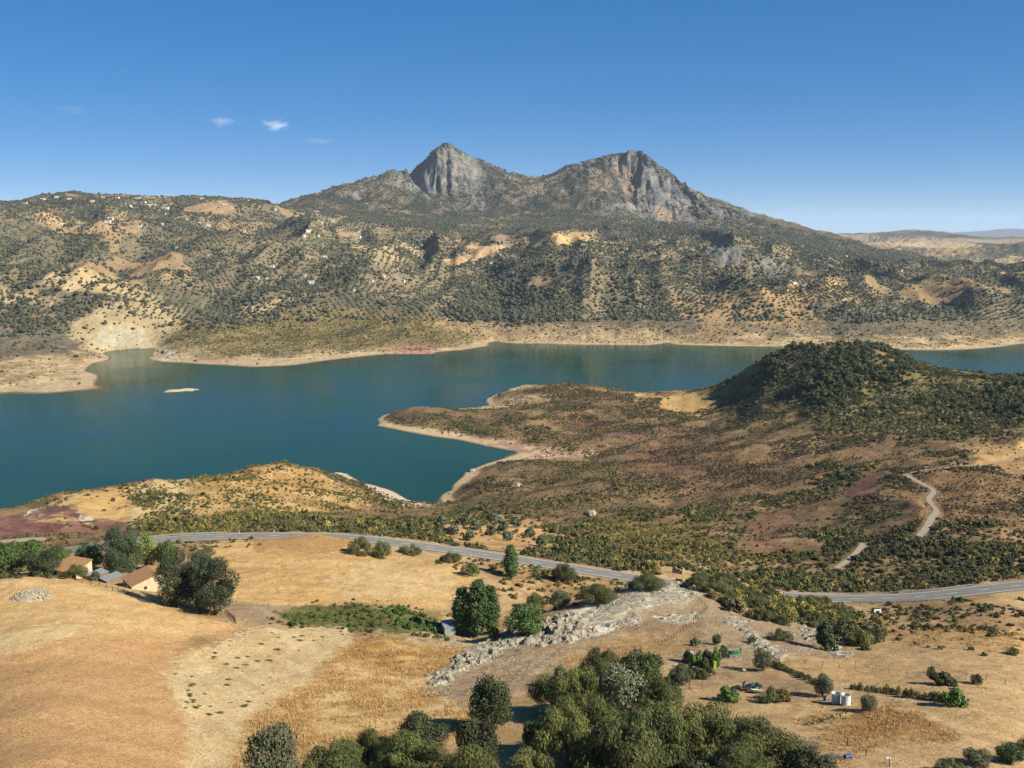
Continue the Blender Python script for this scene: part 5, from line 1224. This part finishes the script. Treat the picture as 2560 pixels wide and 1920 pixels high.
def rock_mass(polys, height, cell, seed, label, n_b, s0, s1, rough=5.0, sharp=1.0, ck=.45):
    """solid ledges of bedrock standing out of the slope, with loose blocks"""
    pts = np.array([at(a, b, 450)[:3] for poly in polys for a, b in poly]); x0, y0 = pts[:,:2].min(0)-4; x1, y1 = pts[:,:2].max(0)+4
    gx, gy = np.meshgrid(np.arange(x0, x1, cell), np.arange(y0, y1, cell)); gz = hgt(gx, gy); px_, py_ = project(gx, gy, gz)
    wx = px_ + (fbm(gx/4, gy/4, 3, seed)-.5)*44; wy = py_ + (fbm(gx/4+9, gy/4, 3, seed+1)-.5)*22
    mk = np.zeros(gx.shape)
    for poly in polys: mk = np.maximum(mk, in_poly(wx, wy, poly).astype(float))
    soft = mk.copy()
    for it_ in range(max(2, int(1.6/cell))):
        e = np.pad(soft, 1, 'edge'); soft = (e[:-2,1:-1]+e[2:,1:-1]+e[1:-1,:-2]+e[1:-1,2:]+e[1:-1,1:-1])/5
    ang = .55; ux = (gx*math.cos(ang)+gy*math.sin(ang))/1.7; uy = -gx*math.sin(ang)+gy*math.cos(ang)
    ux = ux + (fbm(gx/3, gy/3, 3, seed+7)-.5)*rough*.9; uy = uy + (fbm(gx/3+5, gy/3, 3, seed+8)-.5)*rough*.9
    bx = np.floor(ux/rough).astype(np.int64); by = np.floor(uy/rough).astype(np.int64); f1 = np.full(gx.shape, 1e9); f2 = f1.copy(); hb = np.zeros(gx.shape); tl = np.zeros(gx.shape)
    for i in (-1,0,1):
        for j in (-1,0,1):
            cx_, cy_ = bx+i, by+j; qx = (cx_+_hash(cx_, cy_, seed+11))*rough; qy = (cy_+_hash(cx_, cy_, seed+12))*rough; dd = np.hypot(ux-qx, uy-qy)
            near_ = dd < f1; f2 = np.where(near_, f1, np.minimum(f2, dd)); hb = np.where(near_, _hash(cx_, cy_, seed+13), hb); tl = np.where(near_, (uy-qy)/rough, tl); f1 = np.where(near_, dd, f1)
    crack = 1-sstep(.0, .16*rough, f2-f1)
    st_ = .25 + .75*hb - .35*tl - ck*crack + (fbm(gx/1.4, gy/1.4, 4, seed+4)-.5)*.5*sharp
    z_ = gz + np.where(soft > .02, -.35 + soft**.7*(.35 + height*.62*st_), -1.2)
    act = soft > .04; use = act[:-1,:-1] & act[1:,:-1] & act[:-1,1:] & act[1:,1:]
    idx = np.arange(gx.size).reshape(gx.shape); q = np.stack([idx[:-1,:-1], idx[:-1,1:], idx[1:,1:], idx[1:,:-1]], -1)[use]
    u_, inv = np.unique(q, return_inverse=True); co = np.stack([gx, gy, z_], -1).reshape(-1,3)[u_]; c0 = co.mean(0)
    root = empty('rock_outcrop', tuple(c0), 0, label, 'rocks', 'rock outcrops of the ridge')
    me_ = quads_mesh('bedrock', co-c0, inv.reshape(-1,4), False); me_.materials.append(M['rock']); link('bedrock', me_, root)
    for k in range(n_b):
        i = random.randrange(len(co)); w = random.uniform(s0, s1); o_ = link('boulder', random.choice(ROCKS), root); dx, dy = random.gauss(0, 1.6), random.gauss(0, 1.6)
        Z_ = float(hgt(np.array(co[i,0]+dx), np.array(co[i,1]+dy))); o_.location = (co[i,0]+dx-c0[0], co[i,1]+dy-c0[1], Z_-c0[2]+w*.1)
        o_.scale = (w*random.uniform(.8,1.5), w*random.uniform(.7,1.1), w*random.uniform(.5,.9)); o_.rotation_euler = (random.uniform(-.3,.3), random.uniform(-.3,.3), random.uniform(0,6.28))
rock_mass([[(1068,1712),(1100,1682),(1180,1626),(1250,1588),(1310,1566),(1330,1590),(1280,1618),(1190,1665),(1100,1716)]], 2.2, .4, 500, 'long crumbling grey rock rib climbing from the tawny grass', 50, .3, .8, 2.2, 1.6, .7)
rock_mass([[(1310,1572),(1360,1548),(1430,1540),(1500,1580),(1510,1588),(1430,1605),(1360,1614),(1320,1610)]], 3.6, .4, 510, 'massive grey limestone face in the middle of the ridge', 8, .4, 1.0, 4.5, 1.4, .5)
rock_mass([[(1400,1556),(1480,1524),(1540,1494),(1590,1466),(1680,1462),(1752,1474),(1745,1496),(1660,1506),(1600,1520),(1540,1542),(1460,1566)]], 1.1, .45, 520, 'white sunlit rock slabs along the crest of the ridge', 22, .3, .8, 7.0, 1.0, .3)
rock_mass([[(1495,1562),(1545,1550),(1575,1560),(1530,1574)],[(1548,1550),(1575,1538),(1606,1550),(1580,1562)],[(1650,1552),(1672,1536),(1736,1530),(1742,1545),(1700,1557)]], 1.2, .4, 530, 'scattered white slabs on the slope below the crest', 16, .25, .7, 3.0, .6)
rock_mass([[(1640,1468),(1660,1452),(1725,1456),(1730,1468)]], 1.8, .4, 540, 'dark broken rocks below the ruined walls', 14, .3, .8, 3.0, 1.6)
rock_mass([[(1812,1538),(1850,1548),(1880,1578),(1930,1612),(1965,1640),(1950,1650),(1905,1630),(1870,1606),(1850,1575),(1815,1552)]], 1.2, .35, 550, 'crooked line of pale rocks down the bare slope', 30, .25, .7, 2.0, 1.2, .6)
rock_mass([[(1990,1555),(2040,1582),(2090,1612),(2130,1640),(2110,1644),(2060,1624),(2010,1594)]], 1.1, .35, 560, 'grey rocks along the right edge of the bare slope', 26, .25, .8, 3.0, 1.6)
for px_, py_, s_, l in ((1250,1293,2.0,'big pale boulder on the slope beyond the grove'),(1477,1286,3.0,'large pale boulder lying in the scrub beyond the road'),(1180,1178,2.4,'white boulder on the cove shore'),(1290,1215,3.5,'pale rock knob above the cove'),(1655,1040,1.6,'small white rock on the peninsula')):
    x_, y_, z_, _ = at(px_, py_); o = link('boulder', ROCKS[0], None, l, 'rock'); o.location = (x_, y_, z_+.2*s_); o.scale = (s_*1.4, s_, s_); o.rotation_euler[2] = random.uniform(0, 6)
x_, y_, z_, _ = at(75, 1492, 450); hp = empty('rubble_heap', (x_, y_, z_), 0, 'low heap of pale field stones on the left-hand field', 'stone heap')
mound = mesh_of('mound', [lathe([(6.2,-.3),(5.2,.25),(3.6,.85),(1.8,1.25),(.05,1.4)], 22)], M['stone'], True); link('mound', mound, hp)
for k in range(150):
    a = random.uniform(0, 6.28); q = 6.0*math.sqrt(random.random()); o = link('stone', STONES[k % 4], hp); s_ = random.uniform(.15, .5); o.location = (q*math.cos(a), q*math.sin(a)*.95, 1.35*(1-(q/6.3)**1.6)+.02); o.scale = (s_*1.3, s_, s_); o.rotation_euler = (random.random()*3, random.random()*3, random.random()*6)
# countless loose stones on the slope
x, y, z, r = cand(200, 420, .8, 26, .54); px, py = project(x, y, z)
d = np.zeros(len(x)); m_ = in_poly(px, py, SLOPE); d[m_] = .30*np.clip((fbm(x[m_]/9, y[m_]/9, 3, 251)-.35)*4, 0, 1.4)
m_ = in_poly(px, py, [(2080,1640),(2560,1600),(2560,1920),(2000,1920)]); d[m_] = .03
m_ = in_poly(px, py, PALE); d[m_] = .03
k_ = rng.random(len(x)) < d
st = [shape_of(m__) for m__ in STONES]
scatter('loose_stones', np.stack([x[k_], y[k_], z[k_]], 1), rng.uniform(.08, .36, k_.sum())[:,None]*np.array([1.2,1,.8]), st, 'loose pale stones strewn over the near slopes', 'stones'); print('stones', k_.sum())
# green weeds dotted over the pale stubble
wm = [crown_mesh('weed', 'shrub', 400+i, 60, .3, LM['shrub'], 0, .6) for i in range(2)]
for k in range(150):
    a, b = random.uniform(430, 860), random.uniform(1580, 1800)
    if not bool(in_poly(np.array([a]), np.array([b]), PALE)[0]) or float(fbm(np.array(a/60), np.array(b/25), 2, 8)) < .46: continue
    X_, Y_, Z_, _ = at(a, b, 450); o = link('weed', wm[k % 2], None, 'small green weed on the pale stubble field', 'weed', 'weeds on the pale stubble'); s_ = random.uniform(.5, 1.4); o.location = (X_, Y_, Z_); o.scale = (s_*1.5, s_, s_*.35); o.rotation_euler[2] = random.uniform(-.4, .4)

# ruins
def ruin(px_, py_, yaw, L_, h, label):
    x_, y_, z_, _ = at(px_, py_, 480); o = empty('ruined_wall', (x_, y_, z_), yaw, label, 'ruin')
    for a, b, t, ln in ((0,0,0,L_), (L_,0,1,L_*.6)):
        n = 9; tops = [h*(1-.5*abs(k/n-.2)-random.uniform(0,.25)) for k in range(n+1)]; co = []; q = []
        for k in range(n+1):
            u_ = ln*k/n
            for v_ in (-.3, .3):
                X_, Y_ = (a+u_, b+v_) if t == 0 else (a+v_-.3, b+u_+.31)
                co += [(X_, Y_, -1.0), (X_, Y_, max(.3, tops[k] + random.uniform(-.05,.05)))]
        for k in range(n):
            i = k*4; q += [(i,i+4,i+5,i+1), (i+2,i+3,i+7,i+6), (i+1,i+5,i+7,i+3)]
        q += [(0,1,3,2), (n*4, n*4+2, n*4+3, n*4+1)]
        part('wall', [(co, q)], M['ruin'], o)
ruin(1681, 1431, -.5, 4.6, 3.3, 'roofless ruined wall standing behind the white ridge, the upper one')
ruin(1690, 1455, -.7, 5.0, 2.4, 'low ruined wall in shade just below the taller ruin')

# fences: each post its own part
POST = mesh_of('post', [box(-.05,.05,-.05,.05,-.3,1.25)], M['wood']); POSTD = mesh_of('post', [box(-.07,.07,-.07,.07,-.3,1.5)], M['darkwood'])
def fence(pts, step, label, pm=POST, wires=(.45,.85,1.15), rails=None, wr=.012):
    w_ = np.array([at(a, b, 520)[:3] for a, b in pts]); P_ = resample(w_, step, .01); P_[:,2] = hgt(P_[:,0], P_[:,1])
    o = empty('fence', tuple(P_[0]), 0, label, 'fence')
    for p in P_:
        q = link('post', pm, o); q.location = tuple(p-P_[0]); q.rotation_euler = (random.uniform(-.08,.08), random.uniform(-.08,.08), random.uniform(0,1)); q.scale = (1, 1, random.uniform(.85,1.15))
    for h in wires:
        part('wire', [tube([tuple(p-P_[0]+np.array([0,0,h])) for p in P_], [wr]*len(P_), 3)], M['dsteel'], o)
    if rails:
        for h in rails: part('rail', [tube([tuple(p-P_[0]+np.array([0,0,h])) for p in P_], [.06]*len(P_), 4)], M['darkwood'], o)
fence([(1722,1480),(1737,1492),(1751,1505),(1767,1523)], 2.4, 'wire fence climbing behind the white rock crest', POSTD)
fence([(1766,1524),(1745,1545),(1717,1573),(1690,1590),(1655,1612)], 2.6, 'wire fence running down from the crest to the garden', POSTD)
fence([(1871,1608),(1905,1642),(1958,1655),(2030,1662),(2110,1672),(2185,1682),(2300,1690),(2412,1690),(2482,1702),(2560,1728)], 4.2, 'long wire fence crossing the right-hand slope above the vines')
fence([(2220,1780),(2258,1797),(2291,1807),(2324,1817),(2357,1827),(2386,1838)], 3.6, 'short line of posts above the tawny grass patch on the right')
fence([(2118,1864),(2148,1886),(2181,1896),(2224,1916)], 3.4, 'fence posts beside the blue drum at the bottom', POSTD)
fence([(1690,1726),(1710,1727),(1732,1724),(1755,1722)], 2.2, 'few fence posts at the garden corner by the thicket', POSTD)
fence([(590,1512),(700,1522),(860,1518),(1000,1524),(1100,1536)], 5.0, 'thin wire fence between the golden field and the vegetable plot')
fence([(205,1458),(250,1466),(300,1480),(330,1492)], 2.2, 'dark wooden rail fence in front of the farm sheds', POSTD, (), (.6,1.1))
fence([(562,1534),(572,1540),(582,1548),(590,1560)], 1.0, 'dark paling fence right of the eucalyptus clump', POSTD, (), (.5,1.0))
fence([(2030,1640),(2110,1655),(2190,1668)], 4.0, 'upper wire fence on the right-hand slope')

# the allotment
def standing(name, px_, py_, parts_, label, cat, yaw=0.0, rot=None, scale=1, dz=0, group=None):
    x_, y_, z_, _ = at(px_, py_, 480); o = empty(name, (x_, y_, z_+dz), yaw, label, cat, group)
    if rot: o.rotation_euler = rot
    o.scale = (scale,)*3
    for n_, p_, m__ in parts_: part(n_, p_, m__, o)
    return o
barrel = [(.02,0),(.28,0),(.29,.02),(.29,.28),(.31,.30),(.29,.32),(.29,.60),(.31,.62),(.29,.64),(.29,.88),(.27,.92),(.02,.92)]
standing('barrel', 1822, 1645, [('body', [lathe(barrel)], M['blue']), ('lid', [lathe([(.24,.925),(.25,.95),(.02,.96)], 12)], M['black'])], 'upright blue plastic barrel at the green net pen', 'barrel', scale=1.1)
standing('barrel', 2062, 1752, [('body', [lathe(barrel)], M['blue']), ('lid', [lathe([(.24,.925),(.25,.95),(.02,.96)], 12)], M['black'])], 'blue barrel standing under the thin tree by the tanks', 'barrel', scale=1.2)
standing('barrel', 2112, 1897, [('body', [lathe(barrel)], M['blue']), ('lid', [lathe([(.24,-.005),(.25,-.03),(.02,-.04)], 12)], M['black'])], 'blue drum lying on its side at the bottom', 'barrel', rot=(0, math.pi/2, .25), scale=1.45, dz=.4)
standing('board', 1787, 1672, [('panel', [box(-.32,.32,-.04,.04,0,2.1)], M['lime']), ('stake', [box(-.05,.05,.045,.12,-.2,1.6)], M['wood'])], 'upright lime-green board at the garden hedge', 'board', yaw=.2)
standing('bucket', 1744, 1686, [('body', [lathe([(.02,0),(.24,0),(.32,.46),(.30,.46),(.22,.03)])], M['yellow'])], 'small yellow bucket on the bare garden earth', 'bucket', scale=1.2)
tank = [(.02,.0),(.95,.0),(.98,.03),(.98,1.0),(1.0,1.03),(.98,1.06),(.98,2.25),(1.03,2.28),(1.03,2.36),(.93,2.36),(.92,.06),(.02,.05)]
standing('water_tank', 2090, 1758, [('shell', [lathe(tank, 28)], M['plastic']), ('pipe', [tube([(.99,0,.3),(1.15,0,.3),(1.15,0,-.2)], [.05]*3)], M['black'])], 'open white cylindrical tank, left of the pair', 'tank', group='white tanks of the garden')
standing('water_tank', 2114, 1762, [('shell', [lathe(tank, 28)], M['plastic']), ('pipe', [tube([(.99,0,.3),(1.15,0,.3),(1.15,0,-.2)], [.05]*3)], M['black'])], 'open white cylindrical tank, right of the pair', 'tank', group='white tanks of the garden')
# green net pen
x_, y_, z_, _ = at(1834, 1636, 480); pen = empty('net_pen', (x_, y_, z_), .1, 'curved pen fenced with green netting in the garden', 'pen')
arc = [(2.6*math.cos(a), 2.1*math.sin(a)+1.6) for a in np.linspace(math.pi*.82, math.pi*2.12, 26)]
def on_g(a, b): 
    c, s_ = math.cos(.1), math.sin(.1); return float(hgt(np.array(x_+a*c-b*s_), np.array(y_+a*s_+b*c)))-z_
co = []
for k, (a, b) in enumerate(arc): g_ = on_g(a, b); w = .06*math.sin(k*2.1); co += [(a+w,b,g_-.05),(a+w*2,b+w,g_+1.15+.08*math.sin(k*1.7))]
part('netting', [(co, [(2*k,2*k+2,2*k+3,2*k+1) for k in range(len(arc)-1)])], M['net'], pen).modifiers.new('thickness', 'SOLIDIFY').thickness = .03
for a, b in arc[::3]: q = link('post', POST, pen); q.location = (a*1.02, b*1.02, on_g(a, b))
# rubbish heap
BAG = [rock_mesh('bag', 360+i, M['black'], 2, .35, .75) for i in range(3)]
cx, cy, cz, _ = at(1874, 1726, 480)
def heap(dx, dy, dz, name, me_, s_, label, rot=(0,0,0)):
    X_, Y_ = cx+dx*1.25, cy+dy*1.6; s_ = tuple(q*1.45 for q in s_) if isinstance(s_, tuple) else s_*1.45; o = link(name, me_, None, label, 'rubbish', 'things on the junk heap'); o.location = (X_, Y_, float(hgt(np.array(X_), np.array(Y_)))+dz); o.scale = s_ if isinstance(s_, tuple) else (s_,)*3; o.rotation_euler = rot; return o
bags = ((-2.6,.8,'black bag at the left end of the junk heap'),(-1.8,1.6,'black bag at the upper left of the junk heap'),(-.6,.2,'black bag in the middle of the junk heap'),(.9,2.2,'black bag at the top of the junk heap'),(2.2,1.8,'black bag at the right of the junk heap'),(1.4,.2,'black bag low on the right of the junk heap'),(-3.2,-.2,'black bag apart on the left of the junk heap'))
for k, (dx, dy, l) in enumerate(bags): heap(dx, dy, .3, 'rubbish_bag', BAG[k % 3], (random.uniform(.5,.8), random.uniform(.45,.7), random.uniform(.4,.6)), l, (0,0,k))
binm = mesh_of('bin', [lathe([(.02,0),(.28,0),(.34,.9),(.37,.92),(.37,.97),(.30,.96),(.24,.05)])], M['greyp'])
heap(.3, 1.2, .3, 'plastic_bin', binm, 1.0, 'grey plastic bin tipped over on the junk heap', (1.1,.3,.4)); heap(.6, -.4, .1, 'plastic_bin', binm, .9, 'grey plastic bin at the front of the junk heap', (.5,1.2,.9)); heap(-.3, 2.4, .2, 'plastic_bin', binm, .9, 'grey plastic bin upright behind the junk heap')
pl = lambda a, b, t, m__: mesh_of('plank', [box(-a,a,-t,t,-b,b)], m__)
heap(-1.0, -.5, .45, 'board', pl(.9,.45,.03,M['brown']), 1, 'brown board leaning on the junk heap', (.7,.2,.5)); heap(-.9, .9, .7, 'plank', pl(1.2,.1,.05,M['rust']), 1, 'rusty bar across the junk heap', (.3,.5,.9)); heap(1.9, 2.7, .35, 'crate', mesh_of('crate', [box(-.5,.5,-.35,.35,-.3,-.24), box(-.5,.5,-.35,-.30,-.3,.3), box(-.5,.5,.30,.35,-.3,.3), box(-.5,-.45,-.30,.30,-.3,.3), box(.45,.5,-.30,.30,-.3,.3)], M['net']), 1, 'green crate at the back of the junk heap', (.1,0,.4))
basin = mesh_of('basin', [lathe([(.02,0),(.7,0),(.95,.35),(1.0,.36),(1.0,.40),(.9,.38),(.66,.05),(.02,.04)], 20)], M['plastic'], True)
heap(.7, -1.6, .2, 'basin', basin, .95, 'round white basin at the foot of the junk heap', (-.35,.1,0))
sheet = lambda m__, s: mesh_of('sheet', [([(a*.3*s, b*.3*s, .12*math.sin(a*2.3+b*1.7)) for b in range(5) for a in range(6)], [(b*6+a, b*6+a+1, b*6+a+7, b*6+a+6) for b in range(4) for a in range(5)])], m__)
for nm_, px_, py_, m__, l, s_ in (('plastic_sheet',1722,1640,'plastic','crumpled white plastic at the top left of the garden',1.0),('sack',1691,1710,'red','reddish sack at the left edge of the garden',.7),('plastic_sheet',1858,1680,'cream','pale sheet lying alone on the garden earth',.6)):
    X_, Y_, Z_, _ = at(px_, py_, 480); o = link(nm_, sheet(M[m__], s_), None, l, 'rubbish'); o.location = (X_, Y_, Z_+.35); o.rotation_euler = (.4, .1, .3); o.modifiers.new('thickness', 'SOLIDIFY').thickness = .08
standing('lid', 2221, 1896, [('disc', [lathe([(.02,.0),(.45,.0),(.48,.05),(.02,.10)], 18)], M['plastic'])], 'round white lid lying on the dry ground at the bottom', 'lid')
# vines, prickly pears, hedge, brush piles
for k in range(16):
    a = 2135+k*16; b = 1722+k*2.2; kk = 'ybush' if k % 3 else 'bush'
    T(a, b+random.uniform(-2,2), random.uniform(15,22), random.uniform(15,22), kk, 'grapevine', 'low grapevine in the trellised row right of the tanks', 'vine', 'vines of the trellised row')
T(2382,1762,64,36,'gbush','grapevine','big bright green vine at the right end of the trellised row','vine'); T(2352,1752,40,26,'bush','grapevine','green vine just before the right end of the row','vine')
fence([(2128,1724),(2200,1736),(2280,1746),(2360,1758),(2415,1768)], 2.2, 'post and wire trellis of the vine row', POSTD)
def pear(px_, py_, label):
    x_, y_, z_, _ = at(px_, py_, 480); o = empty('prickly_pear', (x_, y_, z_), 0, label, 'cactus', 'prickly pears'); 
    pm = mesh_of('pad', [lathe([(.02,0),(.11,.05),(.19,.2),(.2,.34),(.13,.46),(.02,.5)], 9)], M['pear'], True)
    for k in range(16):
        q = link('pad', pm, o); lv = random.choice((0,0,1,2)); q.location = (random.uniform(-1.1,1.1), random.uniform(-.6,.6), .38*lv); q.scale = (1, .25, 1); q.rotation_euler = (random.uniform(-.4,.4), random.uniform(-.7,.7), random.uniform(0,3))
for k, (a, b) in enumerate(((2030,1812),(2056,1806),(2080,1800),(2102,1796))): pear(a, b, ('leftmost','second','third','rightmost')[k] + ' prickly pear clump in the row under the tanks')
for k, (a, b) in enumerate(((1722,1652),(1745,1656),(1768,1652),(1790,1648),(1808,1642),(1735,1668),(1760,1672),(1782,1664))): T(a, b+4, 34, 30, 'gbush' if k % 2 else 'obush', 'hedge_bush', 'leafy bush in the garden hedge left of the lime-green board', 'bush', 'bushes of the garden hedge')
for k in range(12): T(1935+k*12, 1664+k*5.2, 22, 15, 'bush', 'hedge_bush', 'low scrubby bush in the dark hedge below the pale rocks', 'bush', 'bushes of the dark slope hedge')
for k in range(8): T(1660+k*16, 1712-k*3+random.uniform(-6,6), 34, 26, 'obush' if k % 2 else 'bush', 'bush', 'low bush between the thicket and the garden', 'bush', 'bushes between thicket and garden')
for px_, py_, w, l in ((2020,1868,6.0,'grey heap of cut twigs right of the thicket'),(2082,1898,4.6,'smaller heap of cut twigs beside the blue drum')):
    g = np.random.default_rng(int(px_)); n = 900; a = g.uniform(0,6.28,n); q = np.sqrt(g.random(n)); pos = np.stack([q*np.cos(a)*.5, q*np.sin(a)*.32, (1-q**2)*.26*g.random(n)+.01], 1)
    co, f = cards(pos, np.stack([g.normal(0,.5,n), g.normal(0,.5,n), np.ones(n)], 1), g.normal(size=(n,3))*np.array([1,1,.3]), np.full(n,.012), g.uniform(.1,.32,n)); me_ = quads_mesh('twigs', co, f, False); leaf_attr(me_, g.random(n).repeat(4)); me_.materials.append(LM['twig'])
    x_, y_, z_, _ = at(px_, py_, 480); o = link('brush_pile', me_, None, l, 'brush pile', None, None); o.location = (x_, y_, z_); o.scale = (w, w, w)

# sandbar in the lake
a_, t_ = ray(452, 976); R_ = CAMZ/float(t_); sb = rock_mesh('sandbar', 377, M['cream'], 3, 1.3, .5); o = link('sandbar', sb, None, None, None, None, 'structure'); o.location = (R_*math.sin(a_), R_*math.cos(a_), -.35); o.scale = (13, 18, 2.2); o.rotation_euler[2] = 1.9

# far white houses, one by one
HOUSES = '''62,510,12;107,499,11;145,494,14;174,499,9;231,504,9;260,496,11;293,496,11;344,497,14;327,517,8;360,507,11;380,514,22;412,521,20;418,537,11;465,551,7;403,561,10;349,567,11;130,529,18,r;277,547,14;268,556,20;155,561,10;506,498,10;561,512,12;611,529,7;620,503,6;689,525,6
;441,621,9;523,639,9;651,661,9;680,667,9;644,695,9;664,694,11;760,689,13;770,578,12;761,590,8;521,565,10;499,559,8;611,579,7;356,595,7;791,530,14;832,555,12;805,558,7;776,577,9;796,590,7;893,581,9;894,594,18;812,643,12;681,668,9;1052,615,10;960,691,11;994,674,6;1018,674,8;1009,704,7;932,703,6;884,727,6;1027,732,6;1149,675,8;1228,659,11;1353,660,11;1368,663,14,r;1076,582,8;918,510,6;777,706,18;1248,610,5;1563,624,13;1594,629,8;1639,636,11;1986,709,14;2008,717,12;1869,579,6;2254,678,5;2458,680,5;2006,617,6;2116,642,5'''
rows_ = [q.strip().split(',') for q in HOUSES.replace('\n', '').split(';')]
rows_ = [(float(q[0]), float(q[1]), float(q[2]), len(q) > 3) for q in rows_]
CL = [('on the crest of the left ridge', lambda a, b: a < 720 and b < 515), ('on the upper slope of the left ridge', lambda a, b: a < 720 and b < 575), ('on the lower slope of the left ridge', lambda a, b: a < 720), ('on the saddle left of the twin peaks', lambda a, b: a < 930 and b < 605), ('in the valley left of the tan fields', lambda a, b: a < 1110), ('around the tan fields below the twin peaks', lambda a, b: a < 1400), ('by the olive groves under the right peak', lambda a, b: a < 1700), ('on the slopes right of the crag', lambda a, b: True)]
ORD = ['first','second','third','fourth','fifth','sixth','seventh','eighth','ninth','tenth','eleventh','twelfth','thirteenth','fourteenth','fifteenth','sixteenth','seventeenth','eighteenth','nineteenth','twentieth']
done = set()
for where, test in CL:
    mem = sorted([q for q in rows_ if q not in done and test(q[0], q[1])]); done |= set(mem)
    for k, (a, b, w, red) in enumerate(mem):
        x_, y_, z_, _ = place(a, b, 1900, 5800); m_ = slant(x_, y_, z_)/FPX; L_ = w*m_*.88; D_ = max(6, L_*.5); he = max(3.0, min(5.0, 3.6*m_)); yaw = random.uniform(-.4, .4)
        o = empty('far_house', (x_, y_, z_), yaw, ('tiny brick-red house ' if red else 'tiny white house ') + where + ', ' + ORD[k] + ' from the left', 'house', 'farmhouses across the lake')
        flat = random.random() < .4
        part('wall', [box(-L_/2, L_/2, -D_/2, D_/2, -4, he)] + ([box(-L_/2, -L_*.1, -D_/2-3, -D_/2-.01, -4, he*.65)] if L_ > 12 else []), M['redtile'] if red else M['white'], o)
        if flat: part('roof', [box(-L_/2-.2, L_/2+.2, -D_/2-.2, D_/2+.2, he+.01, he+.4)], M['white'], o)
        else: part('roof', [([(-L_/2-.4,-D_/2-.4,he+.02),(L_/2+.4,-D_/2-.4,he+.02),(L_/2+.4,D_/2+.4,he+.02),(-L_/2-.4,D_/2+.4,he+.02),(-L_/2-.4,0,he+1.7),(L_/2+.4,0,he+1.7)], [(0,1,5,4),(2,3,4,5),(1,2,5),(3,0,4),(0,3,2,1)])], M['redtile'] if red else M['tile'], o)
        for s_ in range(max(1, int(L_/5))): part('window', [box(-L_/2+1.5+s_*5, -L_/2+2.8+s_*5, -D_/2-.06, -D_/2+.02, 1.2, 2.5)], M['glass'], o)
def mast(px_, py_, h, label, arms):
    x_, y_, z_, _ = place(px_, py_, 1900, 5800); o = empty('mast', (x_, y_, z_), 0, label, 'mast')
    part('pole', [tube([(0,0,-1),(0,0,h)], [1.0,.6], 5)], M['dsteel'], o)
    for k in range(arms): part('arm', [box(-3.2,3.2,-.3,.3,h-2-4*k,h-1.5-4*k)], M['dsteel'], o)
mast(266, 496, 30, 'thin dark mast on the crest of the left ridge', 0); mast(1318, 612, 26, 'pylon between the golden fields below the peaks', 2)

# clouds
def cloud(px_, py_, wpx, hpx, dens, label, seed):
    a, t = ray(px_, py_); R_ = 30000.0; m_ = R_/FPX
    t_ = NT('cloud_vapour'); N = t_.t.nodes; out = N['Material Output']; N.remove(t_.b)
    v = t_.n('ShaderNodeVolumePrincipled'); v.inputs['Color'].default_value = (1,1,1,1); v.inputs['Anisotropy'].default_value = -.3
    tc = t_.n('ShaderNodeTexCoord'); ns = t_.n('ShaderNodeTexNoise'); ns.inputs['Scale'].default_value = 2.6; ns.inputs['Detail'].default_value = 5; t_.l(tc.outputs['Object'], ns.inputs['Vector'])
    ln = t_.n('ShaderNodeVectorMath', operation='LENGTH'); t_.l(tc.outputs['Object'], ln.inputs[0])
    fall = t_.ramp(ln.outputs['Value'], .25, 1.0, .16, -.34)
    ad = t_.n('ShaderNodeMath', operation='ADD'); t_.l(ns.outputs['Fac'], ad.inputs[0]); t_.l(fall, ad.inputs[1])
    t_.l(t_.ramp(ad.outputs[0], .44, .86, 0, dens), v.inputs['Density']); t_.l(v.outputs[0], out.inputs['Volume'])
    me_ = rock_mesh('cloud', seed, t_.m, 2, .1, 1.0)
    o = link('cloud', me_, None, label, 'cloud', 'small clouds'); o.location = (R_*math.sin(a), R_*math.cos(a), CAMZ - R_*float(t)); o.scale = (wpx*m_*.62, wpx*m_*.5, hpx*m_*.8); o.rotation_euler[2] = seed
cloud(555, 303, 80, 26, .0008, 'small white cloud left of the twin peaks, the left of two', 1)
cloud(692, 313, 110, 28, .0011, 'small white cloud left of the twin peaks, the right of two', 2)
cloud(800, 352, 120, 16, .00026, 'faint wisp of cloud above the left slope of the peaks', 3)
cloud(182, 274, 100, 26, .00014, 'faint wisp of cloud at the upper left', 4)

# haze: one even body of air round the land
hz = mesh_of('haze', [box(-46000, 46000, -2000, 46000, -40, 900)], NT('air').m); hm = hz.materials[0]
hm.node_tree.nodes.remove(hm.node_tree.nodes['Principled BSDF'])
hv = hm.node_tree.nodes.new('ShaderNodeVolumePrincipled'); hv.inputs['Color'].default_value = (.64,.80,.97,1); hv.inputs['Density'].default_value = 2.0e-5; hv.inputs['Anisotropy'].default_value = 0.0
hm.node_tree.links.new(hv.outputs[0], hm.node_tree.nodes['Material Output'].inputs['Volume'])
link('haze', hz, None, 'thin blue haze between the lake and the far hills', 'haze', None, 'stuff')
